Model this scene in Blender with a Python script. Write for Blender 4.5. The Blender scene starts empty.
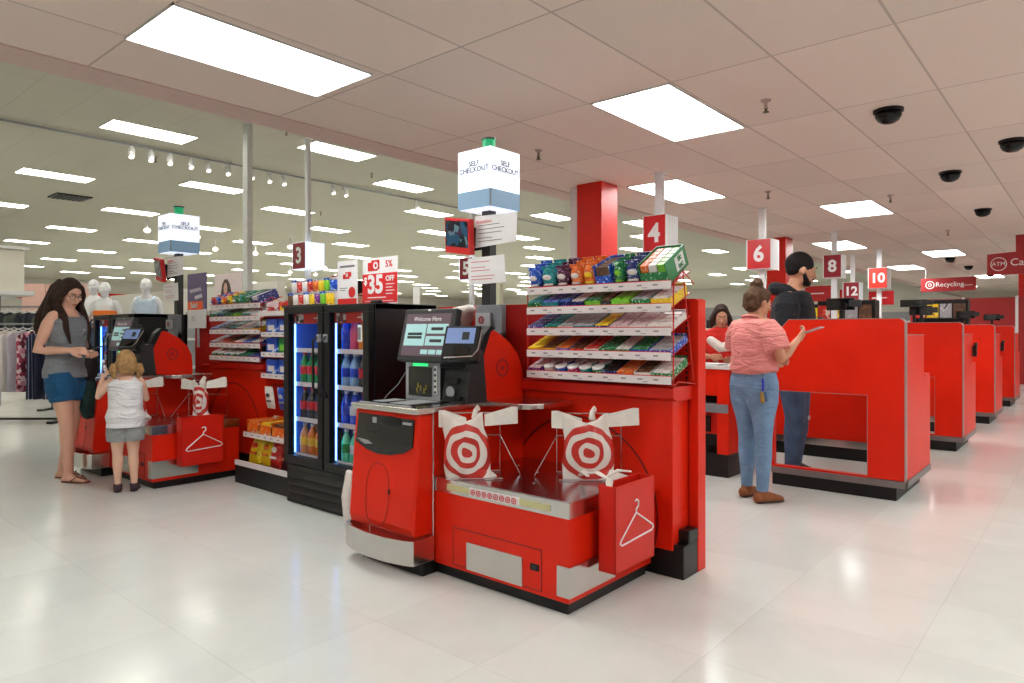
import bpy, bmesh, math, random
from mathutils import Vector, Matrix
random.seed(7)
C = bpy.context.scene.collection
PI = math.pi
def R(d): return math.radians(d)
# ------------------------------------------------------------------ camera, world, exposure
cd = bpy.data.cameras.new('camera'); cam = bpy.data.objects.new('camera', cd); C.objects.link(cam)
cam.location = (0, 0, 1.25); cam.rotation_euler = (R(90), 0, math.atan2(588, 684))
cd.sensor_width = 36; cd.lens = 684/1024*36; cd.shift_y = -9.5/1024; cd.clip_end = 200
bpy.context.scene.camera = cam
w = bpy.data.worlds.new('world'); bpy.context.scene.world = w; w.use_nodes = True
w.node_tree.nodes['Background'].inputs[0].default_value = (.8, .85, .9, 1)
w.node_tree.nodes['Background'].inputs[1].default_value = .3
vs = bpy.context.scene.view_settings
vs.view_transform = 'Standard'; vs.look = 'None'; vs.gamma = 1; vs.use_curve_mapping = False
vs.exposure = 0.0
LOW_E, HIGH_E = 17.0, 14.0        # light given by the lay-in fixtures of the low and of the high ceiling
bpy.context.scene.cycles.max_bounces = 8
bpy.context.scene.cycles.diffuse_bounces = 4
bpy.context.scene.cycles.sample_clamp_indirect = 4

# ------------------------------------------------------------------ materials
def lin(c):
    c = c/255
    return c/12.92 if c <= .04045 else ((c+.055)/1.055)**2.4
MC = {}
def mat(name, rgb, rough=.5, metal=0, spec=.5, var=.06, scale=14, bump=0, coat=0, alpha=None, trans=0):
    if name in MC: return MC[name]
    m = bpy.data.materials.new(name); m.use_nodes = True; nt = m.node_tree; b = nt.nodes['Principled BSDF']
    col = tuple(lin(x) for x in rgb)
    b.inputs['Base Color'].default_value = (*col, 1)
    b.inputs['Roughness'].default_value = rough; b.inputs['Metallic'].default_value = metal
    b.inputs['Specular IOR Level'].default_value = spec; b.inputs['Coat Weight'].default_value = coat
    if trans: b.inputs['Transmission Weight'].default_value = trans
    if alpha is not None: b.inputs['Alpha'].default_value = alpha
    if var or bump:
        tc = nt.nodes.new('ShaderNodeTexCoord'); n = nt.nodes.new('ShaderNodeTexNoise')
        n.inputs['Scale'].default_value = scale; n.inputs['Detail'].default_value = 4
        nt.links.new(tc.outputs['Object'], n.inputs['Vector'])
        if var:
            cr = nt.nodes.new('ShaderNodeValToRGB')
            cr.color_ramp.elements[0].position = .3; cr.color_ramp.elements[1].position = .7
            cr.color_ramp.elements[0].color = (*[x*(1-var) for x in col], 1)
            cr.color_ramp.elements[1].color = (*[min(1, x*(1+var)) for x in col], 1)
            nt.links.new(n.outputs['Fac'], cr.inputs[0]); nt.links.new(cr.outputs[0], b.inputs['Base Color'])
        if bump:
            bp = nt.nodes.new('ShaderNodeBump'); bp.inputs['Strength'].default_value = bump; bp.inputs['Distance'].default_value = .01
            nt.links.new(n.outputs['Fac'], bp.inputs['Height']); nt.links.new(bp.outputs[0], b.inputs['Normal'])
    MC[name] = m; return m
def emit(name, rgb, e):
    if name in MC: return MC[name]
    m = bpy.data.materials.new(name); m.use_nodes = True; nt = m.node_tree; b = nt.nodes['Principled BSDF']
    col = (*[lin(x) for x in rgb], 1)
    b.inputs['Base Color'].default_value = col; b.inputs['Emission Color'].default_value = col
    b.inputs['Emission Strength'].default_value = e
    MC[name] = m; return m
def patterned(name, cols, scale, rough=.35, kind='voronoi', spec=.5, stretch=(1, 1, 1)):
    """a printed wrapper: blobs of several inks"""
    if name in MC: return MC[name]
    m = bpy.data.materials.new(name); m.use_nodes = True; nt = m.node_tree; b = nt.nodes['Principled BSDF']
    tc = nt.nodes.new('ShaderNodeTexCoord'); mp = nt.nodes.new('ShaderNodeMapping'); mp.inputs['Scale'].default_value = stretch
    nt.links.new(tc.outputs['Object'], mp.inputs[0])
    if kind == 'voronoi':
        t = nt.nodes.new('ShaderNodeTexVoronoi'); t.inputs['Scale'].default_value = scale; out = t.outputs['Color']
        sp = nt.nodes.new('ShaderNodeSeparateColor'); nt.links.new(out, sp.inputs[0]); out = sp.outputs[0]
    else:
        t = nt.nodes.new('ShaderNodeTexNoise'); t.inputs['Scale'].default_value = scale; t.inputs['Detail'].default_value = 3
        mr = nt.nodes.new('ShaderNodeMapRange'); mr.inputs[1].default_value = .3; mr.inputs[2].default_value = .7
        nt.links.new(t.outputs['Fac'], mr.inputs[0]); out = mr.outputs[0]
    nt.links.new(mp.outputs[0], t.inputs['Vector'])
    cr = nt.nodes.new('ShaderNodeValToRGB'); cr.color_ramp.interpolation = 'CONSTANT'
    while len(cr.color_ramp.elements) < len(cols): cr.color_ramp.elements.new(.5)
    for i, c in enumerate(cols):
        cr.color_ramp.elements[i].position = i/len(cols); cr.color_ramp.elements[i].color = (*[lin(x) for x in c], 1)
    nt.links.new(out, cr.inputs[0]); nt.links.new(cr.outputs[0], b.inputs['Base Color'])
    b.inputs['Roughness'].default_value = rough; b.inputs['Specular IOR Level'].default_value = spec
    MC[name] = m; return m
def stripes(name, cols, freq, axis=0, rough=.8):
    if name in MC: return MC[name]
    m = bpy.data.materials.new(name); m.use_nodes = True; nt = m.node_tree; b = nt.nodes['Principled BSDF']
    tc = nt.nodes.new('ShaderNodeTexCoord'); sx = nt.nodes.new('ShaderNodeSeparateXYZ'); nt.links.new(tc.outputs['Object'], sx.inputs[0])
    mm = nt.nodes.new('ShaderNodeMath'); mm.operation = 'MULTIPLY'; mm.inputs[1].default_value = freq; nt.links.new(sx.outputs[axis], mm.inputs[0])
    fr = nt.nodes.new('ShaderNodeMath'); fr.operation = 'FRACT'; nt.links.new(mm.outputs[0], fr.inputs[0])
    cr = nt.nodes.new('ShaderNodeValToRGB'); cr.color_ramp.interpolation = 'CONSTANT'
    while len(cr.color_ramp.elements) < len(cols): cr.color_ramp.elements.new(.5)
    for i, c in enumerate(cols):
        cr.color_ramp.elements[i].position = i/len(cols); cr.color_ramp.elements[i].color = (*[lin(x) for x in c], 1)
    nt.links.new(fr.outputs[0], cr.inputs[0]); nt.links.new(cr.outputs[0], b.inputs['Base Color']); b.inputs['Roughness'].default_value = rough
    MC[name] = m; return m
RED = mat('red_laminate', (218, 34, 8), .36, spec=.25, var=.07, scale=3)
RED2 = mat('red_painted_metal', (204, 26, 8), .42, spec=.35, var=.04)
DRED = mat('burgundy_sign', (140, 14, 34), .4)
WHT = mat('white_plastic', (235, 235, 235), .4, var=.02)
PAPER = mat('white_card', (238, 236, 236), .6, var=.02)
BLK = mat('black_plastic', (13, 13, 14), .4, spec=.35, var=.1)
KICK = mat('black_rubber_base', (15, 15, 16), .45, spec=.35, var=.15, bump=.1)
DGRY = mat('dark_grey_plastic', (42, 44, 46), .4, spec=.4, var=.05)
GRY = mat('grey_plastic', (120, 122, 128), .4, var=.05)
LGRY = mat('light_grey_plastic', (160, 162, 166), .4, var=.05)
STEEL = mat('brushed_steel', (215, 213, 210), .2, metal=1, var=.03, scale=6)
DSTEEL = mat('grey_metal_trim', (128, 122, 122), .4, metal=.6)
CHROME = mat('chrome_wire', (205, 205, 208), .2, metal=1, var=0)
POST = mat('white_painted_post', (242, 243, 246), .4, var=.01)
GLASSK = mat('black_glass', (8, 8, 9), .05, var=0, spec=.8)
RINK = mat('red_ink', (204, 24, 24), .5, var=0)
PINK = mat('grey_ink', (120, 112, 118), .5, var=0)
PRICE = mat('price_strip_white', (232, 222, 222), .4, var=.02)
def glassy(name, rgb, a, rough=.03):
    m = mat(name, rgb, rough, var=0, spec=.6, alpha=a); return m

# ------------------------------------------------------------------ mesh helpers
class MB:
    """collects shapes in one bmesh, several material slots"""
    def __init__(s): s.b = bmesh.new(); s.m = []
    def mi(s, m):
        if m not in s.m: s.m.append(m)
        return s.m.index(m)
    def poly(s, vs, fs, m, M=None):
        i = s.mi(m); q = [s.b.verts.new((M @ Vector(v)) if M else v) for v in vs]
        for f in fs:
            try: fc = s.b.faces.new([q[k] for k in f]); fc.material_index = i
            except ValueError: pass
        return s
    def box(s, x0, x1, y0, y1, z0, z1, m, M=None):
        v = [(x, y, z) for x in (x0, x1) for y in (y0, y1) for z in (z0, z1)]
        return s.poly(v, [(0, 1, 3, 2), (4, 6, 7, 5), (0, 4, 5, 1), (2, 3, 7, 6), (0, 2, 6, 4), (1, 5, 7, 3)], m, M)
    def prism(s, pts, a, b, m, axis='x', M=None):
        """2D outline pushed along an axis"""
        n = len(pts)
        f = {'x': lambda p, t: (t, p[0], p[1]), 'y': lambda p, t: (p[0], t, p[1]), 'z': lambda p, t: (p[0], p[1], t)}[axis]
        v = [f(p, a) for p in pts]+[f(p, b) for p in pts]
        return s.poly(v, [tuple(range(n)), tuple(range(2*n-1, n-1, -1))]+[(i, i+n, (i+1) % n+n, (i+1) % n) for i in range(n)], m, M)
    def lathe(s, prof, m, seg=16, M=None, c=(0, 0, 0)):
        n = len(prof); v = []; f = []
        for k in range(seg):
            a = 2*PI*k/seg
            for r, z in prof: v.append((c[0]+r*math.cos(a), c[1]+r*math.sin(a), c[2]+z))
        for k in range(seg):
            j = (k+1) % seg
            for i in range(n-1): f.append((k*n+i, j*n+i, j*n+i+1, k*n+i+1))
        f.append(tuple(k*n for k in range(seg))[::-1]); f.append(tuple(k*n+n-1 for k in range(seg)))
        return s.poly(v, f, m, M)
    def tube(s, pts, rads, m, n=10, up=None, cap=True, M=None):
        """rings along a path; radius a number or (side, depth)"""
        P_ = [Vector(p) for p in pts]
        if not isinstance(rads, (list,)): rads = [rads]*len(P_)
        rr = [(r, r) if not isinstance(r, tuple) else r for r in rads]
        T = []
        for i in range(len(P_)):
            a = P_[max(0, i-1)]; b = P_[min(len(P_)-1, i+1)]; T.append((b-a).normalized())
        if cap:
            e0, e1 = P_[0], P_[-1]; r0, r1 = rr[0], rr[-1]; A, B, TA, TB = [], [], [], []
            for o, k in ((.95, .25), (.75, .66), (.4, .9)):
                d = min(r0); A.append((e0-T[0]*d*o, (r0[0]*k, r0[1]*k)))
            for o, k in ((.4, .9), (.75, .66), (.95, .25)):
                d = min(r1); B.append((e1+T[-1]*d*o, (r1[0]*k, r1[1]*k)))
            P_ = [a for a, _ in A]+P_+[b for b, _ in B]; rr = [r for _, r in A]+rr+[r for _, r in B]; T = [T[0]]*3+T+[T[-1]]*3
        v = []; f = []; u = None
        for p, r, t in zip(P_, rr, T):
            if up is not None: u = (Vector(up)-t*t.dot(Vector(up))).normalized()
            elif u is None:
                a = Vector((0, 0, 1)) if abs(t.z) < .9 else Vector((1, 0, 0)); u = t.cross(a).normalized()
            else: u = (u-t*t.dot(u)).normalized()
            w_ = t.cross(u)
            for k in range(n):
                a = 2*PI*k/n; v.append(tuple(p+u*math.cos(a)*r[0]+w_*math.sin(a)*r[1]))
        L = len(P_)
        for i in range(L-1):
            for k in range(n):
                j = (k+1) % n; f.append((i*n+k, i*n+j, (i+1)*n+j, (i+1)*n+k))
        f.append(tuple(range(n))[::-1]); f.append(tuple((L-1)*n+k for k in range(n)))
        return s.poly(v, f, m, M)
    def ell(s, c, r, m, M=None, seg=16, rings=10):
        v = []; f = []
        for i in range(rings+1):
            t = PI*i/rings; t = min(max(t, .05), PI-.05)
            for k in range(seg):
                a = 2*PI*k/seg; v.append((c[0]+r[0]*math.sin(t)*math.cos(a), c[1]+r[1]*math.sin(t)*math.sin(a), c[2]+r[2]*math.cos(t)))
        for i in range(rings):
            for k in range(seg):
                j = (k+1) % seg; f.append((i*seg+k, (i+1)*seg+k, (i+1)*seg+j, i*seg+j))
        f.append(tuple(range(seg))); f.append(tuple(rings*seg+k for k in range(seg))[::-1])
        return s.poly(v, f, m, M)
    def wire(s, pts, r, m, M=None, n=6): return s.tube(pts, r, m, n=n, cap=False, M=M)
    def disc(s, c, r, m, axis='y', r0=0, seg=28, th=.002):
        """flat ring or disc with a little thickness, facing -axis / +axis"""
        ax = {'y': lambda a, b, t: (c[0]+a, c[1]+t, c[2]+b), 'x': lambda a, b, t: (c[0]+t, c[1]+a, c[2]+b), 'z': lambda a, b, t: (c[0]+a, c[1]+b, c[2]+t)}[axis]
        if r0 <= 0:
            v = [ax(r*math.cos(2*PI*k/seg), r*math.sin(2*PI*k/seg), t) for t in (0, th) for k in range(seg)]
            return s.poly(v, [tuple(range(seg)), tuple(range(2*seg-1, seg-1, -1))]+[(k, (k+1) % seg, (k+1) % seg+seg, k+seg) for k in range(seg)], m)
        v = []
        for t in (0, th):
            for q in (r0, r):
                v += [ax(q*math.cos(2*PI*k/seg), q*math.sin(2*PI*k/seg), t) for k in range(seg)]
        f = []
        for k in range(seg):
            j = (k+1) % seg
            f += [(k, j, seg+j, seg+k), (2*seg+k, 3*seg+k, 3*seg+j, 2*seg+j), (seg+k, seg+j, 3*seg+j, 3*seg+k), (k, 2*seg+k, 2*seg+j, j)]
        return s.poly(v, f, m)
    def bullseye(s, c, r, m, axis='y', th=.002):
        s.disc(c, r, m, axis, r*.70, th=th); return s.disc(c, r*.34, m, axis, th=th)
    def build(s, name, parent=None, bevel=0, smooth=False, loc=None, mod=None):
        me = bpy.data.meshes.new(name)
        bmesh.ops.recalc_face_normals(s.b, faces=s.b.faces); s.b.to_mesh(me); s.b.free()
        for m in s.m: me.materials.append(m)
        o = bpy.data.objects.new(name, me); C.objects.link(o)
        if parent: o.parent = parent
        if loc: o.location = loc
        if smooth:
            for p in me.polygons: p.use_smooth = True
        if bevel:
            b = o.modifiers.new('bevel', 'BEVEL'); b.width = bevel; b.segments = 2; b.limit_method = 'ANGLE'; b.angle_limit = R(50)
        return o
def tag(o, label=None, cat=None, group=None, kind=None):
    if label: o['label'] = label
    if cat: o['category'] = cat
    if group: o['group'] = group
    if kind: o['kind'] = kind
    return o
def thing(name, label, cat, loc=(0, 0, 0), rz=0, group=None):
    o = bpy.data.objects.new(name, None); C.objects.link(o); o.empty_display_size = .1
    o.location = loc; o.rotation_euler = (0, 0, rz)
    return tag(o, label, cat, group)
def kids(o): return [c for c in C.objects if c.parent == o]
def copy_tree(o, parent=None):
    c = o.copy(); C.objects.link(c); c.parent = parent
    for ch in kids(o): copy_tree(ch, c)
    return c
def place(o, loc, label=None, rz=0):
    o.location = loc; o.rotation_euler = (0, 0, rz)
    if label: o['label'] = label
    return o
def bake(o):
    dg = bpy.context.evaluated_depsgraph_get(); dg.update()
    me = bpy.data.meshes.new_from_object(o.evaluated_get(dg)); old = o.data
    o.modifiers.clear(); o.data = me; me.name = o.name
    return o
def remesh(mb, name, m, voxel, parent=None, smooth=3, loc=None):
    mb.m = [m]
    for f in mb.b.faces: f.material_index = 0
    o = mb.build(name, parent, loc=loc)
    r = o.modifiers.new('r', 'REMESH'); r.mode = 'VOXEL'; r.voxel_size = voxel; r.use_smooth_shade = True
    if smooth: s_ = o.modifiers.new('s', 'SMOOTH'); s_.iterations = smooth; s_.factor = .5
    bake(o)
    o.data.materials.clear(); o.data.materials.append(m)
    for p in o.data.polygons: p.use_smooth = True; p.material_index = 0
    return o
FACE = {'-y': (R(90), 0, 0), '+x': (R(90), 0, R(90)), '+y': (R(90), 0, R(180)), '-x': (R(90), 0, R(-90)), '+z': (0, 0, 0)}
def text(s_, size, m, loc, face='-y', parent=None, name='lettering', th=.0015, rot=None, align='CENTER', shear=0, bold=0):
    cu = bpy.data.curves.new('t', 'FONT'); cu.body = s_; cu.size = size; cu.extrude = th; cu.align_x = align; cu.align_y = 'CENTER'; cu.shear = shear; cu.resolution_u = 3
    cu.offset = bold*size; cu.space_line = .85
    t = bpy.data.objects.new('t', cu); C.objects.link(t)
    dg = bpy.context.evaluated_depsgraph_get(); dg.update()
    me = bpy.data.meshes.new_from_object(t.evaluated_get(dg)); bpy.data.objects.remove(t); bpy.data.curves.remove(cu)
    me.name = name; me.materials.clear(); me.materials.append(m)
    o = bpy.data.objects.new(name, me); C.objects.link(o); o.location = loc; o.rotation_euler = rot or FACE[face]
    if parent: o.parent = parent
    return o
def struct(mb, name, **k): return tag(mb.build(name, **k), kind='structure')

# ------------------------------------------------------------------ the building
LZ, HZ = 2.87, 4.30
def tile_mat(name, rgb, px, py, ox, oy, line, lw, rough=.9, bump=.4, nscale=60, mott=.05, grime=0):
    m = bpy.data.materials.new(name); m.use_nodes = True; nt = m.node_tree; b = nt.nodes['Principled BSDF']; N = nt.nodes.new; L = nt.links.new
    tc = N('ShaderNodeTexCoord'); sx = N('ShaderNodeSeparateXYZ'); L(tc.outputs['Object'], sx.inputs[0])
    outs = []
    for ax, p, o in ((0, px, ox), (1, py, oy)):
        a = N('ShaderNodeMath'); a.operation = 'SUBTRACT'; a.inputs[1].default_value = o; L(sx.outputs[ax], a.inputs[0])
        d = N('ShaderNodeMath'); d.operation = 'DIVIDE'; d.inputs[1].default_value = p; L(a.outputs[0], d.inputs[0])
        f = N('ShaderNodeMath'); f.operation = 'FRACT'; L(d.outputs[0], f.inputs[0])
        g = N('ShaderNodeMath'); g.operation = 'LESS_THAN'; g.inputs[1].default_value = lw/p; L(f.outputs[0], g.inputs[0]); outs.append((g, d))
    mx = N('ShaderNodeMath'); mx.operation = 'MAXIMUM'; L(outs[0][0].outputs[0], mx.inputs[0]); L(outs[1][0].outputs[0], mx.inputs[1])
    fl = []
    for g, d in outs:
        q = N('ShaderNodeMath'); q.operation = 'FLOOR'; L(d.outputs[0], q.inputs[0]); fl.append(q)
    cb = N('ShaderNodeCombineXYZ'); L(fl[0].outputs[0], cb.inputs[0]); L(fl[1].outputs[0], cb.inputs[1])
    wn = N('ShaderNodeTexWhiteNoise'); wn.noise_dimensions = '3D'; L(cb.outputs[0], wn.inputs['Vector'])
    n = N('ShaderNodeTexNoise'); n.inputs['Scale'].default_value = nscale; n.inputs['Detail'].default_value = 5; L(tc.outputs['Object'], n.inputs['Vector'])
    ad = N('ShaderNodeMath'); ad.operation = 'ADD'; L(wn.outputs['Value'], ad.inputs[0]); L(n.outputs['Fac'], ad.inputs[1])
    mr = N('ShaderNodeMapRange'); mr.inputs[1].default_value = .3; mr.inputs[2].default_value = 1.7; mr.inputs[3].default_value = 1-mott; mr.inputs[4].default_value = 1+mott; L(ad.outputs[0], mr.inputs[0])
    c0 = N('ShaderNodeMix'); c0.data_type = 'RGBA'; c0.inputs['A'].default_value = (*[lin(x) for x in rgb], 1); c0.inputs['B'].default_value = (*[lin(x) for x in line], 1); L(mx.outputs[0], c0.inputs['Factor'])
    vm = N('ShaderNodeVectorMath'); vm.operation = 'SCALE'; L(c0.outputs['Result'], vm.inputs[0]); L(mr.outputs[0], vm.inputs['Scale'])
    last = vm.outputs[0]
    if grime:
        n2 = N('ShaderNodeTexNoise'); n2.inputs['Scale'].default_value = 1.3; n2.inputs['Detail'].default_value = 7; n2.inputs['Roughness'].default_value = .65; L(tc.outputs['Object'], n2.inputs['Vector'])
        m2 = N('ShaderNodeMapRange'); m2.inputs[1].default_value = .45; m2.inputs[2].default_value = .75; m2.inputs[3].default_value = 1; m2.inputs[4].default_value = 1-grime; L(n2.outputs['Fac'], m2.inputs[0])
        v2 = N('ShaderNodeVectorMath'); v2.operation = 'SCALE'; L(last, v2.inputs[0]); L(m2.outputs[0], v2.inputs['Scale']); last = v2.outputs[0]
        m3 = N('ShaderNodeMapRange'); m3.inputs[1].default_value = .3; m3.inputs[2].default_value = .7; m3.inputs[3].default_value = rough; m3.inputs[4].default_value = rough+.12; L(n2.outputs['Fac'], m3.inputs[0]); L(m3.outputs[0], b.inputs['Roughness'])
    L(last, b.inputs['Base Color'])
    if not grime: b.inputs['Roughness'].default_value = rough
    bp = N('ShaderNodeBump'); bp.inputs['Strength'].default_value = bump; bp.inputs['Distance'].default_value = .004
    s_ = N('ShaderNodeMath'); s_.operation = 'SUBTRACT'; L(n.outputs['Fac'], s_.inputs[0]); L(mx.outputs[0], s_.inputs[1]); L(s_.outputs[0], bp.inputs['Height']); L(bp.outputs[0], b.inputs['Normal'])
    MC[name] = m; return m
FLOORM = tile_mat('floor_vinyl_tile', (221, 224, 219), .61, .61, .06, .03, (208, 209, 203), .0035, rough=.09, bump=.05, nscale=140, mott=.05, grime=.12)
CEILM = tile_mat('low_ceiling_tile', (236, 217, 206), .645, 1.28, -1.47, 4.03, (200, 180, 170), .014, bump=1.0, nscale=110, mott=.09)
HCEILM = tile_mat('high_ceiling_tile', (200, 195, 180), 1.22, .61, 0, .1, (188, 183, 168), .015, bump=.3, nscale=40, mott=.02)
WALLW = mat('white_wall_paint', (216, 210, 204), .8, var=.02)
BULK = mat('bulkhead_paint', (206, 178, 170), .8, var=.03)
X0, X1, Y0, Y1 = -46, 4.5, -5, 46
struct(MB().box(X0, X1, Y0, Y1, -.1, 0, FLOORM), 'floor')
struct(MB().box(-4.67, X1, Y0, Y1, LZ, LZ+.06, CEILM), 'ceiling')
struct(MB().box(X0, -4.95, Y0, Y1, HZ, HZ+.06, HCEILM), 'ceiling_high')
struct(MB().box(-4.95, -4.67, Y0, Y1, LZ-.012, HZ+.06, BULK), 'trim_1')
struct(MB().box(X1, X1+.15, Y0, Y1, 0, 4.4, WALLW), 'wall_right')
struct(MB().box(X0, X1, Y0-.15, Y0, 0, 4.4, WALLW), 'wall_front')
struct(MB().box(X0, X1, Y1, Y1+.15, 0, 4.4, WALLW), 'wall_back')
struct(MB().box(X0-.15, X0, Y0, Y1, 0, 4.4, WALLW), 'wall_left')
struct(MB().box(X0, X0+.04, -2, 40, 3.15, 3.6, RED2), 'trim_2')
# low ceiling lay-in lights
LM = emit('light_diffuser', (251, 254, 252), LOW_E); LM2 = emit('light_diffuser_high', (255, 254, 242), HIGH_E)
FR = mat('fixture_frame_white', (215, 210, 206), .5)
def ceiling_light(x0, x1, y0, y1, z, m, label, group, ribs=True):
    t = thing('ceiling_light', label, 'ceiling light', ((x0+x1)/2, (y0+y1)/2, z), group=group)
    a, b = (x1-x0)/2, (y1-y0)/2; e = .008
    f = MB()
    for q in ((-a, a, -b, -b+e), (-a, a, b-e, b), (-a, -a+e, -b, b), (a-e, a, -b, b)): f.box(*q, -.012, .02, FR)
    f.build('frame', t)
    d = MB().box(-a+e, a-e, -b+e, b-e, -.004, .004, m)
    d.build('diffuser', t)
    return t
lows = [(-4.065, 1.46, 1.22, 'large bright ceiling panel light above the self checkout, nearest of the low ceiling'),
 (-2.73, 4.03, 1.25, 'bright ceiling panel light right of the lit checkout sign cube'),
 (-3.99, 6.6, 1.27, 'ceiling panel light behind the hanging post of lane 4'),
 (-2.73, 9.2, 1.22, 'ceiling panel light above and right of the lane 8 sign'),
 (-3.99, 13.0, 1.4, 'ceiling panel light crossed by the lane 8 post'),
 (-2.73, 15.8, 1.25, 'ceiling panel light just left of a black camera dome, above lane 10'),
 (-3.99, 18.8, 1.3, 'slim far ceiling panel light right of the lane 10 post'),
 (-2.73, 23.4, 1.3, 'slim far ceiling panel light above the recycling sign')]
for x, y, l, lab in lows: ceiling_light(x, x+.61, y, y+l, LZ-.001, LM, lab, 'panel lights in the low ceiling')
for x, y in ((-3.99, -2.3), (-1.47, -1.1), (.6, 1.5), (.6, 5.3), (.6, 9.1), (2.6, 3.4), (2.6, 7.2), (.6, 13), (2.6, 11), (1.2, 17), (-1.0, 21), (1.2, 25), (-3.9, 28)):  # unseen panels added for illumination, beyond the visible ones
    ceiling_light(x, x+.61, y, y+1.25, LZ-.001, LM, 'unseen panel light added to the low ceiling for illumination', 'added panel lights beyond the frame')
# high ceiling strip lights, staggered rows
th_, s_, c_ = math.atan2(588, 684), math.sin(math.atan2(588, 684)), math.cos(math.atan2(588, 684))
def proj(x, y, z):
    d = -s_*x+c_*y; r = c_*x+s_*y
    return (512+684*r/d, 332-684*(z-1.25)/d, d) if d > .1 else (9999, 9999, d)
ph = {0: -10.99, 1: -9.76, 2: -11.04, 3: -8.6}
row = 0; nh = 0
for k in range(-3, 16):
    y = 3.70+2.53*k
    p0 = ph[k % 4]
    for j in range(0, 8):
        x = p0-4.42*j
        if x < -44.5: continue
        px, py, dd = proj(x, y, HZ)
        seen = -60 < px < 1080 and dd > 0
        if not seen and j > 2: continue
        ceiling_light(x-.29, x+.29, y, y+1.22, HZ-.001, LM2, 'long white strip light recessed in the high grey ceiling beyond the bulkhead', 'strip lights in the high ceiling'); nh += 1

# ------------------------------------------------------------------ self checkout kiosk (built once, copied for the farther one)
SCREENB = emit('screen_dark_plum', (84, 66, 76), .45); SCREENC = emit('screen_pale_teal', (150, 188, 188), .5)
PADS = emit('card_screen_blue', (104, 124, 168), .5); LED = emit('green_led', (40, 230, 120), 1.5)
DKRED = mat('dark_red_line', (112, 8, 6), .5, var=0); EMBL = mat('dark_red_emblem', (168, 18, 9), .45, var=0)
CREAM = mat('cream_tape', (205, 200, 150), .5, var=.05)
GOLD = mat('amber_bits', (150, 130, 50), .4)  # flat amber colour of the small bits on the scanner tower
RIM = mat('orange_red_edge', (228, 58, 24), .35, var=0)
BAGTOP = mat('worn_scanner_steel', (200, 198, 206), .2, metal=1, var=.05, scale=5)
def fy(z):   # front surface of the scanner cover
    return -.10-(.82-z)*.08
def make_kiosk(label):
    t = thing('self_checkout_kiosk', label, 'self checkout', (-2.62, 2.43, 0), group='self checkout kiosks')
    k = MB().box(0, .84, .02, .70, 0, .06, KICK).box(-.5, .0, -.08, .66, 0, .07, KICK); k.build('plinth', t, bevel=.004)
    b = MB().box(.0, .86, 0, .72, .057, .43, RED); bc = b.build('bagging_cabinet', t, bevel=.003)
    s1 = MB().box(-.0, .863, -.004, .724, .43, .50, STEEL).box(-.0, .855, .005, .72, .50, .503, BAGTOP)
    for x, y in ((.2, .2), (.5, .2), (.35, .42), (.6, .45), (.74, .2), (.15, .5)): s1.disc((x, y, .503), .006, LGRY, 'z')
    sh = s1.build('bagging_shelf', t, bevel=.004)
    st = MB().box(.10, .76, -.007, -.004, .448, .478, CREAM).box(.26, .58, -.009, -.006, .443, .482, PAPER)
    for i in range(8): st.bullseye((.285+i*.038, -.0115, .4625), .0145, RINK)
    st.build('target_sticker_strip', sh)
    d = MB()
    for q in ((.14, .71, .262, .266), (.14, .71, .076, .08), (.14, .144, .08, .262), (.706, .71, .08, .262)): d.box(q[0], q[1], -.003, .01, q[2], q[3], DKRED)
    d.box(.144, .706, -.002, .01, .08, .262, RED)
    dr = d.build('service_door', t)
    MB().box(.24, .60, -.012, 0, .075, .212, STEEL).build('kick_plate', dr, bevel=.004)
    MB().box(.645, .695, -.006, 0, .165, .195, BLK).box(.66, .685, -.009, 0, .172, .188, DGRY).build('lock', dr)
    MB().prism([(.80, -.012), (.872, -.012), (.872, .36), (.862, .36), (.862, 0), (.80, 0)], .085, .222, STEEL, 'z').build('corner_guard', t, bevel=.003)
    # hanger bin on the side
    hb = MB()
    x0, x1, y0, y1, z0, z1 = .90, .99, .17, .52, .17, .56
    hb.box(x1-.006, x1, y0, y1, z0, z1, RED2).box(x0, x0+.006, y0, y1, z0, z1, RED2).box(x0, x1, y0, y0+.006, z0, z1, RED2).box(x0, x1, y1-.006, y1, z0, z1, RED2).box(x0, x1, y0, y1, z0, z0+.006, RED2)
    hb.box(.862, .905, .24, .28, .3, .5, RED2).box(.862, .905, .41, .45, .3, .5, RED2)
    hbo = hb.build('hanger_bin', t, bevel=.002)
    hk = MB(); X = x1+.003; W = WHT
    hk.wire([(X, .345, .415), (X, .215, .315), (X, .205, .30), (X, .22, .29), (X, .49, .305), (X, .505, .318), (X, .495, .33), (X, .345, .415), (X, .345, .43), (X, .365, .445), (X, .365, .465), (X, .35, .475), (X, .333, .468)], .004, W)
    tag(hk.build('hanger_symbol', hbo), 'white clothes hanger outline')
    # scanner cabinet
    c = MB().box(-.52, 0, -.015, .72, .07, .83, RED)
    c.build('scanner_cabinet', t, bevel=.004)
    cv = MB().prism([(-.012, .825), (fy(.825), .825), (fy(.6), .6), (fy(.25), .25), (fy(.2)+.015, .205), (-.012, .205)], -.535, .0, RED, 'x')
    cvo = cv.build('front_cover', t, bevel=.012)
    wn = MB()  # black panel stands in for the dark inside the open cavity
    pts = [(-.50, .805), (-.035, .80), (-.035, .66), (-.10, .625), (-.20, .605), (-.30, .60), (-.40, .615), (-.505, .65)]
    v = [(x, fy(z)-.006, z) for x, z in pts]+[(x, fy(z)+.002, z) for x, z in pts]; n = len(pts)
    wn.poly(v, [tuple(range(n)), tuple(range(2*n-1, n-1, -1))]+[(i, (i+1) % n, (i+1) % n+n, i+n) for i in range(n)], GLASSK)
    lo = [(-.505, .665), (-.40, .635), (-.30, .622), (-.20, .627), (-.10, .645), (-.035, .68), (-.035, .66), (-.10, .625), (-.20, .605), (-.30, .60), (-.40, .615), (-.505, .65)]
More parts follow.
